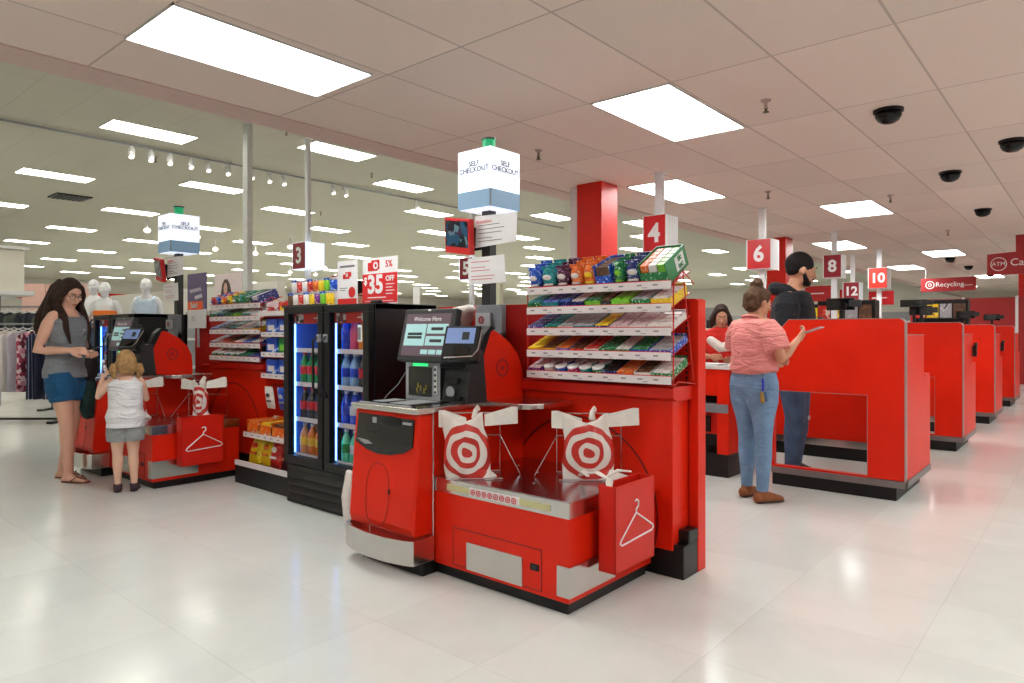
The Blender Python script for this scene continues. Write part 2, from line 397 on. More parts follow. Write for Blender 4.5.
    n = len(lo); v = [(x, fy(z)-.012, z) for x, z in lo]+[(x, fy(z), z) for x, z in lo]
    wn.poly(v, [tuple(range(n)), tuple(range(2*n-1, n-1, -1))]+[(i, (i+1) % n, (i+1) % n+n, i+n) for i in range(n)], DGRY)
    wn.ell((-.22, fy(.775)-.004, .775), (.10, .012, .03), BLK).box(-.44, -.34, fy(.71)-.009, fy(.71), .705, .715, KICK).box(-.12, -.05, fy(.77)-.009, fy(.77), .77, .783, LGRY)
    wn.box(-.37, -.335, fy(.775)-.0085, fy(.775), .76, .79, LGRY)
    wn.prism([(-.49, .668), (-.40, .662), (-.36, .648), (-.43, .64)], fy(.66)-.010, fy(.66)-.003, LGRY, 'y')
    tag(wn.build('cash_window', cvo), 'cash and coin window, glossy black panel for its dark cavity')
    ov = MB(); P = []
    for i in range(25):
        a = 2*PI*i/24; x = -.30+.095*math.copysign(abs(math.cos(a))**.8, math.cos(a)); z = .385+.165*math.copysign(abs(math.sin(a))**.75, math.sin(a)); P.append((x, fy(z)-.0005, z))
    ov.wire(P, .0018, DKRED); ov.box(-.208, -.198, fy(.42)-.006, fy(.42)+.002, .40, .425, BLK)
    ov.build('oval_hatch', cvo)
    bp = MB()
    outer = [(-.575, 0), (-.575, -.12), (-.55, -.155), (-.45, -.19), (-.3, -.21), (-.15, -.205), (-.03, -.18), (.018, -.16), (.018, -.02)]
    inner = [(x*.97+.0, y+.014) for x, y in outer[::-1]]; inner = [(-.0+min(x, .006), y) for x, y in inner]
    bp.prism(outer+inner, .075, .20, STEEL, 'z'); bp.build('steel_bumper', t, bevel=.002)
    MB().box(-.54, .012, -.13, .35, .83, .862, STEEL).build('counter_top', t, bevel=.006)
    g = MB().box(-.48, -.10, -.08, .2, .862, .866, GLASSK).box(-.50, -.08, -.1, -.085, .862, .8665, LGRY).box(-.46, -.36, -.04, .12, .866, .868, LGRY).box(-.3, -.14, -.05, .16, .866, .868, LGRY)
    g.build('scanner_glass', t)
    MB().wire([(.004, -.012, .08), (.004, -.012, .83)], .004, CHROME).build('joint_trim', t)
    # scanner tower
    tw = MB().box(-.46, -.17, .20, .36, .862, 1.075, LGRY).box(-.43, -.235, .194, .2, .885, 1.05, GLASSK).box(-.165, -.17, .2, .3, .87, 1.07, DGRY)
    tw.box(-.215, -.19, .193, .2, .9, 1.06, WHT)
    for i in range(5): tw.box(-.21, -.195, .190, .194, .905+i*.032, .918+i*.032, DGRY)
    tw.box(-.39, -.27, .192, .2, 1.057, 1.07, LED)
    for x, z in ((-.36, .90), (-.33, .915), (-.35, .93), (-.30, .90), (-.285, .92)): tw.box(x, x+.012, .191, .195, z, z+.03, GOLD)
    tw.build('scanner_tower', t, bevel=.004)
    # monitor
    A = Vector((0, .125, 1.085)); tl = math.atan2(.07, .295); M = Matrix.Translation(A) @ Matrix.Rotation(-tl, 4, 'X')
    mo = MB().box(-.455, -.03, 0, .045, 0, .305, DGRY, M).box(-.40, -.09, .045, .11, .04, .26, DGRY, M)
    mob = mo.build('monitor', t, bevel=.008)
    sc = MB().box(-.425, -.06, -.003, 0, .032, .275, SCREENB, M).box(-.415, -.245, -.005, -.003, .09, .215, SCREENC, M).box(-.235, -.07, -.005, -.003, .16, .215, SCREENC, M).box(-.235, -.07, -.005, -.003, .092, .145, SCREENC, M)
    for i in range(3): sc.box(-.26+i*.065, -.205+i*.065, -.005, -.003, .042, .068, SCREENC, M)
    for a, b_, c_, d_ in ((-.39, -.27, .15, .165), (-.39, -.27, .13, .145), (-.20, -.105, .178, .195), (-.20, -.105, .11, .127)): sc.box(a, b_, -.006, -.005, c_, d_, DGRY, M)
    sc.box(-.255, -.235, -.004, 0, .292, .300, WHT, M)
    scr = tag(sc.build('screen', mob), 'lit screen with a plum header and pale teal buttons')
    p = M @ Vector((-.245, -.006, .243)); text('Welcome Here', .036, PAPER, p, rot=(R(90)-tl, 0, 0), parent=scr, th=.0005)
    MB().tube([(-.25, .25, .95), (-.25, .24, 1.2)], .035, DGRY).box(-.48, -.10, .34, .70, .86, 1.08, BLK).build('monitor_arm', t, bevel=.01)
    # card reader and receipt printer
    pr = MB().prism([(.20, .862), (.225, 1.04), (.18, 1.055), (.21, 1.13), (.33, 1.14), (.36, .862)], -.155, .04, DGRY, 'x')
    pr.box(-.125, -.02, .188, .205, .97, 1.0, BLK).box(-.12, -.0, .185, .2, .885, .90, BLK).disc((-.075, .185, .922), .032, LGRY)
    pr.build('receipt_printer', t, bevel=.004)
    M2 = Matrix.Translation((.125, .115, 1.10)) @ Matrix.Rotation(R(24), 4, 'Z') @ Matrix.Rotation(-R(26), 4, 'X')
    cr = MB().box(-.155, .045, 0, .045, .0, .205, BLK, M2).box(-.15, .04, .045, .09, .02, .1, DGRY, M2)
    cro = cr.build('card_reader', t, bevel=.006)
    MB().box(-.14, .02, -.003, 0, .10, .19, PADS, M2).box(-.05, -.01, -.005, -.003, .12, .165, DGRY, M2).box(-.08, .0, -.008, 0, .03, .075, GLASSK, M2).build('card_screen', cro)
    MB().wire([M2 @ Vector(q) for q in ((.055, .0, .18), (.06, -.03, .05), (.04, -.04, .01), (-.12, -.03, .005))], .0035, CHROME).build('wire_guard', cro)
    f = MB().prism([(.235, .862), (.40, 1.235), (.425, 1.262), (.47, 1.25), (.575, 1.19), (.65, 1.12), (.69, 1.03), (.70, .862)], -.04, .02, RED, 'x')
    fo = f.build('side_fairing', t, bevel=.004)
    MB().prism([(.19, .862), (.36, 1.24), (.41, 1.285), (.45, 1.272), (.41, 1.25), (.235, .862)], -.06, .022, BLK, 'x').build('fairing_edge', fo)
    MB().bullseye((.0195, .51, 1.045), .054, EMBL, 'x').build('target_emblem', fo)
    # small steel tray to the right of the scanner
    MB().prism([(0, .34), (.28, .34), (.34, .37), (.375, .44), (.38, .55), (.375, .72), (0, .72)], .838, .868, STEEL, 'z').build('steel_tray', t, bevel=.004)
    # bag racks
    for name_, a, b_ in (('l', (.05, .04), (.25, .24)), ('r', (.50, .40), (.76, .62))):
        a = Vector((*a, 0)); b_ = Vector((*b_, 0)); n_ = Vector((b_.y-a.y, a.x-b_.x, 0)).normalized(); mid = (a+b_)/2
        m = MB(); z0, z1 = .508, .83
        up = lambda q, z: Vector((q.x, q.y, z))
        m.wire([up(a-(b_-a)*.1, z1), up(b_+(b_-a)*.1, z1)], .004, CHROME)
        back = -n_*.10
        m.wire([up(a+back, z0), up(a+back, z1), up(a, z1)], .003, CHROME); m.wire([up(b_+back, z0), up(b_+back, z1), up(b_, z1)], .003, CHROME)
        m.wire([up(a+back, z0), up(b_+back, z0)], .003, CHROME); m.wire([up(a+back, .70), up(b_+back, .70)], .003, CHROME)
        q = b_ if name_ == 'l' else a; e = (b_-a)*(.35 if name_ == 'l' else -.35)
        m.wire([up(q+back, .70), up(q+e+back*.2, z0), up(q+e+n_*.08, z0)], .003, CHROME)
        m.wire([up(a+back, z0), up(a+n_*.1, z0), up(b_+n_*.1, z0), up(b_+back, z0)], .003, CHROME)
        m.build('bag_rack', t)
    # handheld scanner on the left of the monitor, with its cord
    hs = MB().tube([(-.50, .3, 1.17), (-.50, .27, 1.24)], [.016, .022], BLK).wire([(-.50, .3, 1.16), (-.515, .28, 1.05), (-.53, .2, .94), (-.535, .12, .88), (-.53, .1, .865)], .003, GRY).box(-.52, -.47, .30, .36, .86, 1.16, BLK)
    hs.build('handheld_scanner', t)
    return t
kiosk = make_kiosk('red self checkout kiosk in the foreground with a lit monitor and two bag racks')
kiosk2 = place(copy_tree(kiosk), (-6.55, 2.25, 0), 'farther red self checkout kiosk with the small child standing before it')

# ------------------------------------------------------------------ plastic bags with ring print
def ring_mat(name, cx, cz, rad, x_scale=1):
    m = bpy.data.materials.new(name); m.use_nodes = True; nt = m.node_tree; b = nt.nodes['Principled BSDF']; N = nt.nodes.new; L = nt.links.new
    uv = N('ShaderNodeUVMap'); sx = N('ShaderNodeSeparateXYZ'); L(uv.outputs[0], sx.inputs[0])
    def mth(op, a, bb=None):
        q = N('ShaderNodeMath'); q.operation = op
        for i, v in enumerate((a, bb)):
            if v is None: continue
            if isinstance(v, (int, float)): q.inputs[i].default_value = v
            else: L(v, q.inputs[i])
        return q.outputs[0]
    dx = mth('MULTIPLY', mth('SUBTRACT', sx.outputs[0], cx), x_scale); dz = mth('SUBTRACT', sx.outputs[1], cz)
    d = mth('DIVIDE', mth('SQRT', mth('ADD', mth('MULTIPLY', dx, dx), mth('MULTIPLY', dz, dz))), rad)
    cr = N('ShaderNodeValToRGB'); cr.color_ramp.interpolation = 'CONSTANT'
    wh = (*[lin(x) for x in (236, 226, 218)], 1); rd = (*[lin(x) for x in (196, 44, 34)], 1)
    stops = [(0, rd), (.15, wh), (.31, rd), (.46, wh), (.62, rd), (.80, wh)]
    while len(cr.color_ramp.elements) < 6: cr.color_ramp.elements.new(.5)
    for i, (p, c) in enumerate(stops): cr.color_ramp.elements[i].position = p; cr.color_ramp.elements[i].color = c
    L(d, cr.inputs[0]); L(cr.outputs[0], b.inputs['Base Color']); b.inputs['Roughness'].default_value = .35
    b.inputs['Subsurface Weight'].default_value = 0
    MC[name] = m; return m
BAGP = ring_mat('bag_film_with_red_rings', .5, .50, .50, .72)
FILM = mat('white_bag_film', (236, 228, 220), .35, bump=.5, scale=25)
def make_bag(name, label, a, b_, z1=.835, h=.36, flip=False, body=(.06, .9), sway=0.0, loc=(0, 0, 0)):
    """stack of carrier bags hooked on a rail from a to b_; pleated sheet with thickness"""
    a = Vector((*a, 0)); b_ = Vector((*b_, 0)); ax = (b_-a); L_ = ax.length; ax.normalize(); n_ = Vector((ax.y, -ax.x, 0))
    me = bpy.data.meshes.new(name); bm = bmesh.new(); uvl = bm.loops.layers.uv.new('UVMap'); NU, NV = 22, 26; g = []
    for j in range(NV+1):
        v = j/NV; row = []
        for i in range(NU+1):
            u = i/NU
            wd = (.62+.10*v+.30*max(0, v-.8)/.2) ; wd = min(wd, .92)
            lo = body[0]+sway*v; x = lo+(u)*wd*body[1]
            p = a+ax*(x*L_); z = z1-.03-v*h
            if v > .8: z -= (u-.5)*.05*(1 if not flip else -1)*(v-.8)/.2
            if v < .12: z += .03*math.cos(u*PI*2)*(1-v/.12)
            bul = .045*math.sin(PI*min(1, u))*math.sin(PI*(.15+.75*v))+.006*math.sin(u*19+v*7)+.005*math.sin(u*8-v*11)
            row.append(bm.verts.new(Vector((p.x, p.y, z))+n_*(.02+bul)))
        g.append(row)
    for j in range(NV):
        for i in range(NU):
            f = bm.faces.new((g[j][i], g[j+1][i], g[j+1][i+1], g[j][i+1])); f.smooth = True
            for l, (q, r_) in zip(f.loops, ((i, j), (i, j+1), (i+1, j+1), (i+1, j))): l[uvl].uv = (q/NU, 1-r_/NV)
    bm.to_mesh(me); bm.free(); me.materials.append(BAGP)
    o = bpy.data.objects.new('bag_film', me); C.objects.link(o)
    s_ = o.modifiers.new('s', 'SOLIDIFY'); s_.thickness = .018; s_.offset = 1
    t = thing('carrier_bag', label, 'plastic bag', loc, group='carrier bags with red rings'); o.parent = t
    hd = MB(); up = lambda q, z, k=.02: Vector((q.x, q.y, z))+n_*k
    for s1, q0, q1 in ((-1, a-ax*.02, a+ax*L_*.36), (1, b_+ax*.05, b_-ax*L_*.36)):
        top = z1+(.0 if s1 < 0 else .015)
        v = [up(q0, top+.01), up(q0, top-.075, .03), up(q1, top-.085, .045), up(q1, top-.03, .03), up(q0-ax*s1*.03, top+.012), up(q0, top-.06, .0), up(q1, top-.085, .0), up(q1, top-.03, .0)]
        hd.poly([tuple(p) for p in v], [(0, 1, 2, 3), (4, 7, 6, 5), (0, 4, 5, 1), (1, 5, 6, 2), (2, 6, 7, 3), (3, 7, 4, 0)], FILM)
    mid = a+ax*L_*.5
    hd.tube([up(mid, z1-.03), up(mid, z1+.005, .01), up(mid+ax*.015, z1+.02, .0)], [(.03, .012), (.014, .01), (.02, .008)], FILM, n=8)
    h_ = hd.build('bag_handles', t, smooth=False)
    return t
make_bag('bag', 'white carrier bag with red rings on the rack beside the near scanner', (-2.59, 2.46), (-2.35, 2.70), h=.34, body=(.02, .95), sway=.05)
make_bag('bag', 'white carrier bag with red rings on the near kiosk, right above the hanger bin', (-2.13, 2.82), (-1.84, 3.06), h=.33, flip=True, body=(.12, .95))
make_bag('bag', 'white ringed carrier bag beside the child at the farther kiosk', (-6.50, 2.30), (-6.24, 2.52), h=.33, sway=.05)
make_bag('bag', 'crumpled white carrier bag above the hanger bin of the farther kiosk', (-6.04, 2.66), (-5.78, 2.86), h=.30, body=(.3, .5))
sc = MB()
for i, (p, q) in enumerate((((-1.98, 2.83, .53), (-1.86, 2.72, .56)), ((-1.9, 2.76, .56), (-1.70, 2.66, .575)), ((-1.75, 2.70, .57), (-1.66, 2.78, .60)), ((-1.70, 2.66, .575), (-1.675, 2.62, .53)))):
    p = Vector(p); q = Vector(q); sc.tube([p, (p+q)/2+Vector((0, 0, .02)), q], [(.012, .005), (.018, .006), (.010, .004)], FILM, n=8)
tag(sc.build('torn_bag_scraps', smooth=True), 'crumpled white bag scraps lying over the rim of the near hanger bin', 'bag scraps')

# ------------------------------------------------------------------ red partitions and candy bases
def peg_mat():
    m = tile_mat('red_pegboard', (190, 22, 12), .026, .026, 0, 0, (120, 8, 4), .006, rough=.45, bump=.1, nscale=8, mott=.03)
    nt = m.node_tree   # holes: use x and z of the object
    tc = [n for n in nt.nodes if n.type == 'TEX_COORD'][0]; sx = [n for n in nt.nodes if n.type == 'SEPXYZ'][0]
    rt = nt.nodes.new('ShaderNodeMapping'); rt.inputs['Rotation'].default_value = (R(90), 0, 0)
    nt.links.new(tc.outputs['Object'], rt.inputs[0]); nt.links.new(rt.outputs[0], sx.inputs[0])
    mx = [n for n in nt.nodes if n.type == 'MATH' and n.operation == 'MAXIMUM'][0]; mx.operation = 'MINIMUM'
    return m
PEG = peg_mat()
def make_divider(dx, label, label2, xl=-3.55):
    t = thing('red_partition', label, 'partition', (dx, 0, 0), group='red partitions behind the kiosks')
    MB().box(xl, -1.67, 3.335, 3.415, 0, 1.415, PEG).build('pegboard', t)
    MB().box(-1.635, -1.585, 3.33, 3.42, 0, 1.42, RED).build('end_post', t, bevel=.004)
    sd = MB().box(-1.67, -1.635, 3.335, 3.415, 0, 1.415, RED2)
    for i in range(44): sd.box(-1.658, -1.647, 3.333, 3.336, .10+i*.029, .118+i*.029, BLK)
    sd.build('slotted_standard', t)
    MB().box(xl, -1.60, 3.33, 3.42, 1.415, 1.425, RED2).build('cap_rail', t)
    u = thing('backing_cabinet', label2, 'cabinet', (dx, 0, 0), group='red bases under the candy racks')
    MB().box(-2.88, -1.64, 3.155, 3.325, .14, .93, RED).build('base_panel', u, bevel=.003)
    MB().prism([(3.15, .90), (3.115, .915), (3.115, .965), (3.125, .972), (3.33, .972), (3.33, .90)], -2.62, -1.615, RED2, 'x').build('top_ledge', u, bevel=.002)
    MB().box(-2.88, -1.645, 3.165, 3.325, 0, .14, KICK).box(-1.66, -1.585, 3.165, 3.325, 0, .17, BLK).box(-1.655, -1.582, 3.22, 3.325, .17, .235, BLK).build('black_base', u, bevel=.006)
    ar = MB(); ar.disc((-2.22, 3.150, .28), .50, DKRED, r0=.492, seg=64, th=.006); tag(ar.build('arc_line', u), 'thin dark arc of a large circle')
    return t, u
make_divider(0, 'red pegboard partition behind the near kiosk and candy rack', 'red base under the near candy rack')
make_divider(-3.93, 'red pegboard partition behind the farther kiosk', 'red base under the farther candy rack', xl=-3.4)
# ------------------------------------------------------------------ candy racks
WIRE = mat('red_coated_wire', (196, 30, 20), .4, var=0)
TAGM = mat('price_tag_print', (150, 140, 145), .5, var=0)
SHZ = [1.465, 1.352, 1.232, 1.108, .988]     # lower edge of the price strips, top shelf first
TILT = R(22)
def make_rack(dx, label):
    t = thing('candy_rack', label, 'display rack', (dx, 0, 0), group='five shelf candy racks')
    for i, z in enumerate(SHZ):
        M = Matrix.Translation((0, 3.085, z+.012)) @ Matrix.Rotation(TILT, 4, 'X')
        sh = MB().box(-2.53, -1.615, 0, .235, 0, .004, RED2, M).build('shelf', t)
        st = MB().box(-2.53, -1.61, 3.075, 3.083, z, z+.04, PRICE)
        for k in range(9):
            x = -2.50+k*.1+random.uniform(-.01, .01)
            st.box(x, x+.028, 3.0735, 3.0755, z+.018, z+.026, TAGM); 
            if k % 2: st.box(x+.03, x+.06, 3.0735, 3.0755, z+.008, z+.011, TAGM)
        st.box(-2.53, -1.61, 3.076, 3.084, z+.04, z+.044, RED2)
        st.build('price_strip', sh)
    for x in (-2.535, -1.602):
        wm = MB().wire([(x, 3.09, .98), (x, 3.09, 1.50)], .0035, WIRE).wire([(x, 3.09, .98), (x, 3.14, 1.0), (x, 3.33, .98)], .003, WIRE).wire([(x, 3.19, 1.56), (x, 3.31, 1.0)], .003, WIRE).wire([(x, 3.09, 1.50), (x, 3.19, 1.56), (x, 3.32, 1.50)], .003, WIRE)
        wm.build('wire_guard', t)
    return t
make_rack(0, 'candy and gum rack of five sloped shelves behind the near kiosk')
make_rack(-3.93, 'candy and gum rack of five sloped shelves behind the farther kiosk')
NUMW = ['first', 'second', 'third', 'fourth', 'fifth', 'sixth', 'seventh', 'eighth', 'ninth', 'tenth', 'eleventh', 'twelfth']
SHN = ['top shelf', 'second shelf', 'middle shelf', 'fourth shelf', 'bottom shelf']
INK = {'blue': ((24, 70, 180), (60, 120, 220), (235, 240, 250)), 'teal': ((20, 130, 130), (60, 180, 190), (10, 70, 80)), 'green': ((14, 110, 56), (40, 160, 90), (230, 240, 230)),
 'maroon': ((66, 14, 34), (120, 60, 120), (190, 160, 200)), 'orange': ((226, 92, 20), (240, 150, 60), (200, 50, 20), (250, 230, 210)), 'brown': ((90, 60, 40), (120, 80, 50), (70, 44, 30)),
 'lime': ((110, 190, 40), (150, 215, 60), (60, 120, 30)), 'navy': ((16, 24, 90), (40, 60, 150), (200, 205, 230)), 'yellow': ((240, 200, 20), (250, 225, 80), (200, 120, 10)),
 'white': ((235, 228, 225), (250, 245, 240), (210, 190, 185)), 'pink': ((220, 190, 196), (235, 215, 215), (170, 90, 110)), 'red': ((196, 30, 26), (230, 80, 60), (240, 220, 210)),
 'purple': ((110, 40, 130), (160, 80, 180), (230, 210, 90)), 'magenta': ((190, 30, 100), (230, 90, 150), (240, 220, 230)), 'black': ((24, 24, 28), (60, 60, 66), (120, 120, 124)), 'silver': ((170, 172, 178), (200, 202, 206), (90, 94, 100))}
def wrap(c, sc=70, kind='noise'):
    sc = sc*1.9 if sc >= 24 else sc
    return patterned('wrapper_'+c+'_'+kind+str(sc), INK[c][:1]*2+INK[c][:2]*1+INK[c][2:], sc, .3, kind)
def product(kind, c1, c2, w_, M, name, label, group, dpt=.20, h=None):
    t = thing(name, label, {'bag': 'candy bag', 'tray': 'candy box', 'cup': 'gum bottle', 'box': 'candy box'}[kind], (0, 0, 0), group=group)
    if kind == 'bag':
        h = h or .085; m = MB(); n = 3
        for i in range(n):
            y = .015+i*dpt/n
            m.ell((w_/2, y+.02, h*.5), (w_*.47, .028, h*.52), wrap(c1, 45), M, 12, 8)
            m.box(w_*.08, w_*.92, y+.017, y+.023, h*.93, h*1.08, wrap(c1, 45), M).box(w_*.08, w_*.92, y+.017, y+.023, 0, h*.08, wrap(c1, 45), M)
        m.build('pouches', t, smooth=False)
        MB().ell((w_/2, .009, h*.62), (w_*.30, .006, h*.13), wrap(c2, 60), M, 12, 8).box(w_*.2, w_*.8, .004, .010, h*.25, h*.33, wrap(c2, 60), M).build('printed_panel', t)
    elif kind == 'box':
        h = h or .12
        m = MB().box(0.002, w_-.002, 0, .004, 0, h*.55, wrap(c1, 30), M).box(.002, .006, 0, dpt, 0, h, wrap(c1, 30), M).box(w_-.006, w_-.002, 0, dpt, 0, h, wrap(c1, 30), M).box(.002, w_-.002, dpt-.004, dpt, 0, h, wrap(c1, 30), M).box(.002, w_-.002, 0, dpt, 0, .004, wrap(c1, 30), M)
        m.build('carton', t)
        p = MB()
        for i in range(5): p.box(.01, w_-.01, .008+i*dpt/5.2, .006+(i+.85)*dpt/5.2, .005, h*.92, wrap(c2, 60), M)
        p.build('packs', t, bevel=.002)
    elif kind == 'tray':
        h = h or .035
        m = MB().box(.002, w_-.002, 0, .003, 0, h, wrap(c1, 50), M).box(.002, .005, 0, dpt, 0, h, wrap(c1, 50), M).box(w_-.005, w_-.002, 0, dpt, 0, h, wrap(c1, 50), M).box(.002, w_-.002, dpt-.003, dpt, 0, h*1.3, wrap(c1, 50), M).box(.002, w_-.002, 0, dpt, 0, .003, wrap(c1, 50), M)
        m.build('carton', t)
        p = MB(); q = 2 if w_ > .07 else 1
        for k in range(q):
            for i in range(4):
                x0 = .008+k*(w_-.012)/q; p.box(x0, x0+(w_-.018)/q-.003, .006+i*dpt/4.1, .002+(i+.9)*dpt/4.1, .004, h*1.08, wrap(c2, 90), M)
        p.build('packs', t, bevel=.002)
    else:
        h = h or .05; m = MB(); l = MB()
        for i in range(3):
            y = w_*.46+i*w_*.95
            if y > dpt: break
            m.lathe([(w_*.40, 0), (w_*.44, h*.1), (w_*.44, h*.75), (w_*.38, h*.85)], wrap(c1, 50), 14, M, (w_/2, y, 0))
            l.lathe([(w_*.45, h*.83), (w_*.46, h*.97), (w_*.40, h), (w_*.0+.001, h)], WHT, 14, M, (w_/2, y, 0))
        m.build('bottles', t, smooth=False); lo = l.build('lids', t)
    return t
def stock_rack(dx, rows, near):
    for i, row in enumerate(rows):
        tot = sum(r[3] for r in row); x = -2.525; sc_ = (.755 if near == 'near' and i == 0 else .915)/tot
        for k, (kind, c1, c2, wd, what) in enumerate(row):
            wd *= sc_
            M = Matrix.Translation((x+dx, 3.088, SHZ[i]+.018)) @ Matrix.Rotation(TILT, 4, 'X')
            lab = '%s, %s from the left, %s of the %s candy rack' % (what, NUMW[k], SHN[i], near)
            nm = {'bag': 'candy_bag', 'tray': 'gum_tray', 'cup': 'gum_bottle', 'box': 'candy_carton'}[kind]
            h = {0: .125 if near == 'near' else .085, 1: .05, 2: .035, 3: .035, 4: .04}[i] if kind != 'cup' else .05
            product(kind, c1, c2, wd*.98, M, nm, lab, '%s of the %s candy rack' % (SHN[i], near), h=h)
            x += wd
rows1 = [
 [('bag', 'blue', 'white', 1.1, 'blue pouches'), ('bag', 'teal', 'white', 1.2, 'teal pouches'), ('bag', 'maroon', 'white', 1.1, 'dark maroon pouches'), ('bag', 'orange', 'white', 1, 'orange pouches'), ('bag', 'orange', 'yellow', 1, 'orange pouches with yellow panel'), ('box', 'blue', 'brown', 1.2, 'blue carton of brown packs'), ('bag', 'green', 'lime', .8, 'green pouches'), ('bag', 'navy', 'white', 1.2, 'navy pouches')],
 [('tray', 'green', 'teal', 1.1, 'green gum tray'), ('tray', 'teal', 'blue', 1.3, 'teal gum tray'), ('tray', 'navy', 'blue', .9, 'navy gum tray'), ('tray', 'navy', 'white', 1, 'white and navy gum tray'), ('tray', 'lime', 'green', 1.1, 'lime green gum tray'), ('tray', 'black', 'brown', .7, 'black gum tray'), ('tray', 'lime', 'lime', 1.3, 'bright lime gum tray'), ('tray', 'green', 'silver', 1.2, 'green and grey gum tray'), ('tray', 'yellow', 'white', 1.2, 'yellow gum tray')],
 [('tray', 'blue', 'navy', 1.2, 'blue gum tray'), ('tray', 'green', 'teal', 1, 'green gum tray'), ('tray', 'pink', 'silver', 1, 'pink and grey gum tray'), ('tray', 'teal', 'silver', 1.4, 'teal speckled gum tray'), ('tray', 'navy', 'yellow', 1, 'navy and yellow gum tray'), ('tray', 'pink', 'pink', 1.2, 'pale pink gum tray'), ('tray', 'white', 'pink', 1.1, 'cream gum tray'), ('tray', 'white', 'white', 1.3, 'white gum tray')],
 [('tray', 'yellow', 'yellow', 1, 'yellow candy tray'), ('tray', 'yellow', 'brown', 1.1, 'yellow and brown candy tray'), ('tray', 'blue', 'orange', 1, 'blue and orange candy tray'), ('tray', 'red', 'brown', 1, 'red candy tray'), ('tray', 'white', 'red', 1, 'white and red candy tray'), ('tray', 'green', 'green', 1, 'green gum tray'), ('tray', 'green', 'white', 1, 'green and white gum tray'), ('tray', 'blue', 'green', 1.1, 'blue tray of green packs'), ('tray', 'blue', 'silver', 1.3, 'blue tray of silver packs')],
 [('tray', 'purple', 'pink', 1.1, 'purple mint tray'), ('cup', 'pink', 'white', .9, 'pale pink gum bottles'), ('cup', 'blue', 'white', .9, 'blue gum bottles'), ('cup', 'magenta', 'white', .9, 'magenta gum bottles'), ('cup', 'teal', 'white', .9, 'teal gum bottles'), ('cup', 'green', 'white', .9, 'green gum bottles'), ('tray', 'navy', 'black', 1, 'dark blue mint tray'), ('tray', 'orange', 'orange', 1.1, 'orange mint tray'), ('tray', 'white', 'brown', 1.1, 'clear topped mint tray'), ('tray', 'green', 'white', 1.2, 'green and white mint tray')]]
stock_rack(0, [[*r] for r in [rows1[0]]+rows1[1:]], 'near')
rows2 = [
 [('bag', 'red', 'blue', .8, 'red and blue pouches'), ('bag', 'blue', 'red', 1, 'blue pouches'), ('bag', 'orange', 'yellow', 1, 'orange pouches'), ('bag', 'yellow', 'green', 1, 'yellow pouches'), ('bag', 'green', 'white', 1.1, 'green pouches'), ('bag', 'teal', 'green', 1.1, 'teal pouches'), ('box', 'green', 'green', 1.3, 'green carton'), ('box', 'navy', 'white', 1.2, 'navy carton')],
 [('tray', 'green', 'teal', 1, 'green gum tray'), ('tray', 'navy', 'teal', 1, 'navy gum tray'), ('tray', 'green', 'black', 1, 'dark green gum tray'), ('tray', 'lime', 'green', 1, 'lime gum tray'), ('tray', 'teal', 'white', 1, 'teal gum tray'), ('tray', 'white', 'silver', 1, 'white gum tray')],
 [('tray', 'navy', 'blue', 1.2, 'navy gum tray'), ('tray', 'silver', 'black', 1.2, 'silver gum tray'), ('tray', 'black', 'teal', 1.1, 'black gum tray'), ('tray', 'maroon', 'pink', 1, 'maroon gum tray'), ('tray', 'lime', 'silver', 1.1, 'lime and silver gum tray'), ('tray', 'yellow', 'black', 1, 'yellow gum tray')],
 [('tray', 'blue', 'silver', 1, 'blue candy tray'), ('tray', 'silver', 'red', 1, 'silver candy tray'), ('tray', 'orange', 'brown', 1, 'orange candy tray'), ('tray', 'red', 'white', 1, 'red candy tray'), ('tray', 'blue', 'blue', 1, 'bright blue candy tray'), ('tray', 'navy', 'white', 1, 'navy candy tray')],
 [('cup', 'green', 'white', .8, 'green gum bottles'), ('cup', 'green', 'white', .8, 'green gum bottles'), ('cup', 'teal', 'white', .8, 'teal gum bottles'), ('cup', 'green', 'white', .8, 'green gum bottles'), ('cup', 'teal', 'white', .8, 'teal gum bottles'), ('tray', 'teal', 'green', 1, 'teal mint tray'), ('tray', 'blue', 'navy', 1.2, 'blue mint tray')]]
stock_rack(-3.93, rows2, 'farther')
# the big green mint carton at the right end of the near top shelf
t = thing('mint_carton', 'big green open mint carton at the right end of the near top shelf', 'candy box', (-1.775, 3.09, 1.485))
M = Matrix.Rotation(R(30), 4, 'X'); GRN = mat('mint_green_card', (22, 120, 60), .4)
MB().box(0, .155, 0, .005, 0, .07, wrap('green', 30), M).box(.15, .155, 0, .235, 0, .115, GRN, M).box(0, .005, 0, .235, 0, .115, GRN, M).box(0, .155, .23, .235, 0, .115, GRN, M).box(0, .155, 0, .235, 0, .005, GRN, M).build('carton', t)
p = MB()
for k in range(3):
    for i in range(5): p.box(.008+k*.048, .052+k*.048, .008+i*.044, .046+i*.044, .006, .108, wrap(['orange', 'white', 'lime'][k], 60), M)
p.build('packs', t, bevel=.002)
lb = MB().prism([(.10, .02), (.20, .02), (.20, .095), (.10, .095)], .155, .157, WHT, 'x', M); lbo = lb.build('logo_panel', t)
lo = text('tic\ntac', .045, GRN, M @ Vector((.1585, .15, .06)), parent=t, rot=(Matrix.Rotation(R(30), 4, 'X') @ Matrix.Rotation(R(90), 4, 'Z') @ Matrix.Rotation(R(90), 4, 'X')).to_euler(), th=.001, bold=.02)

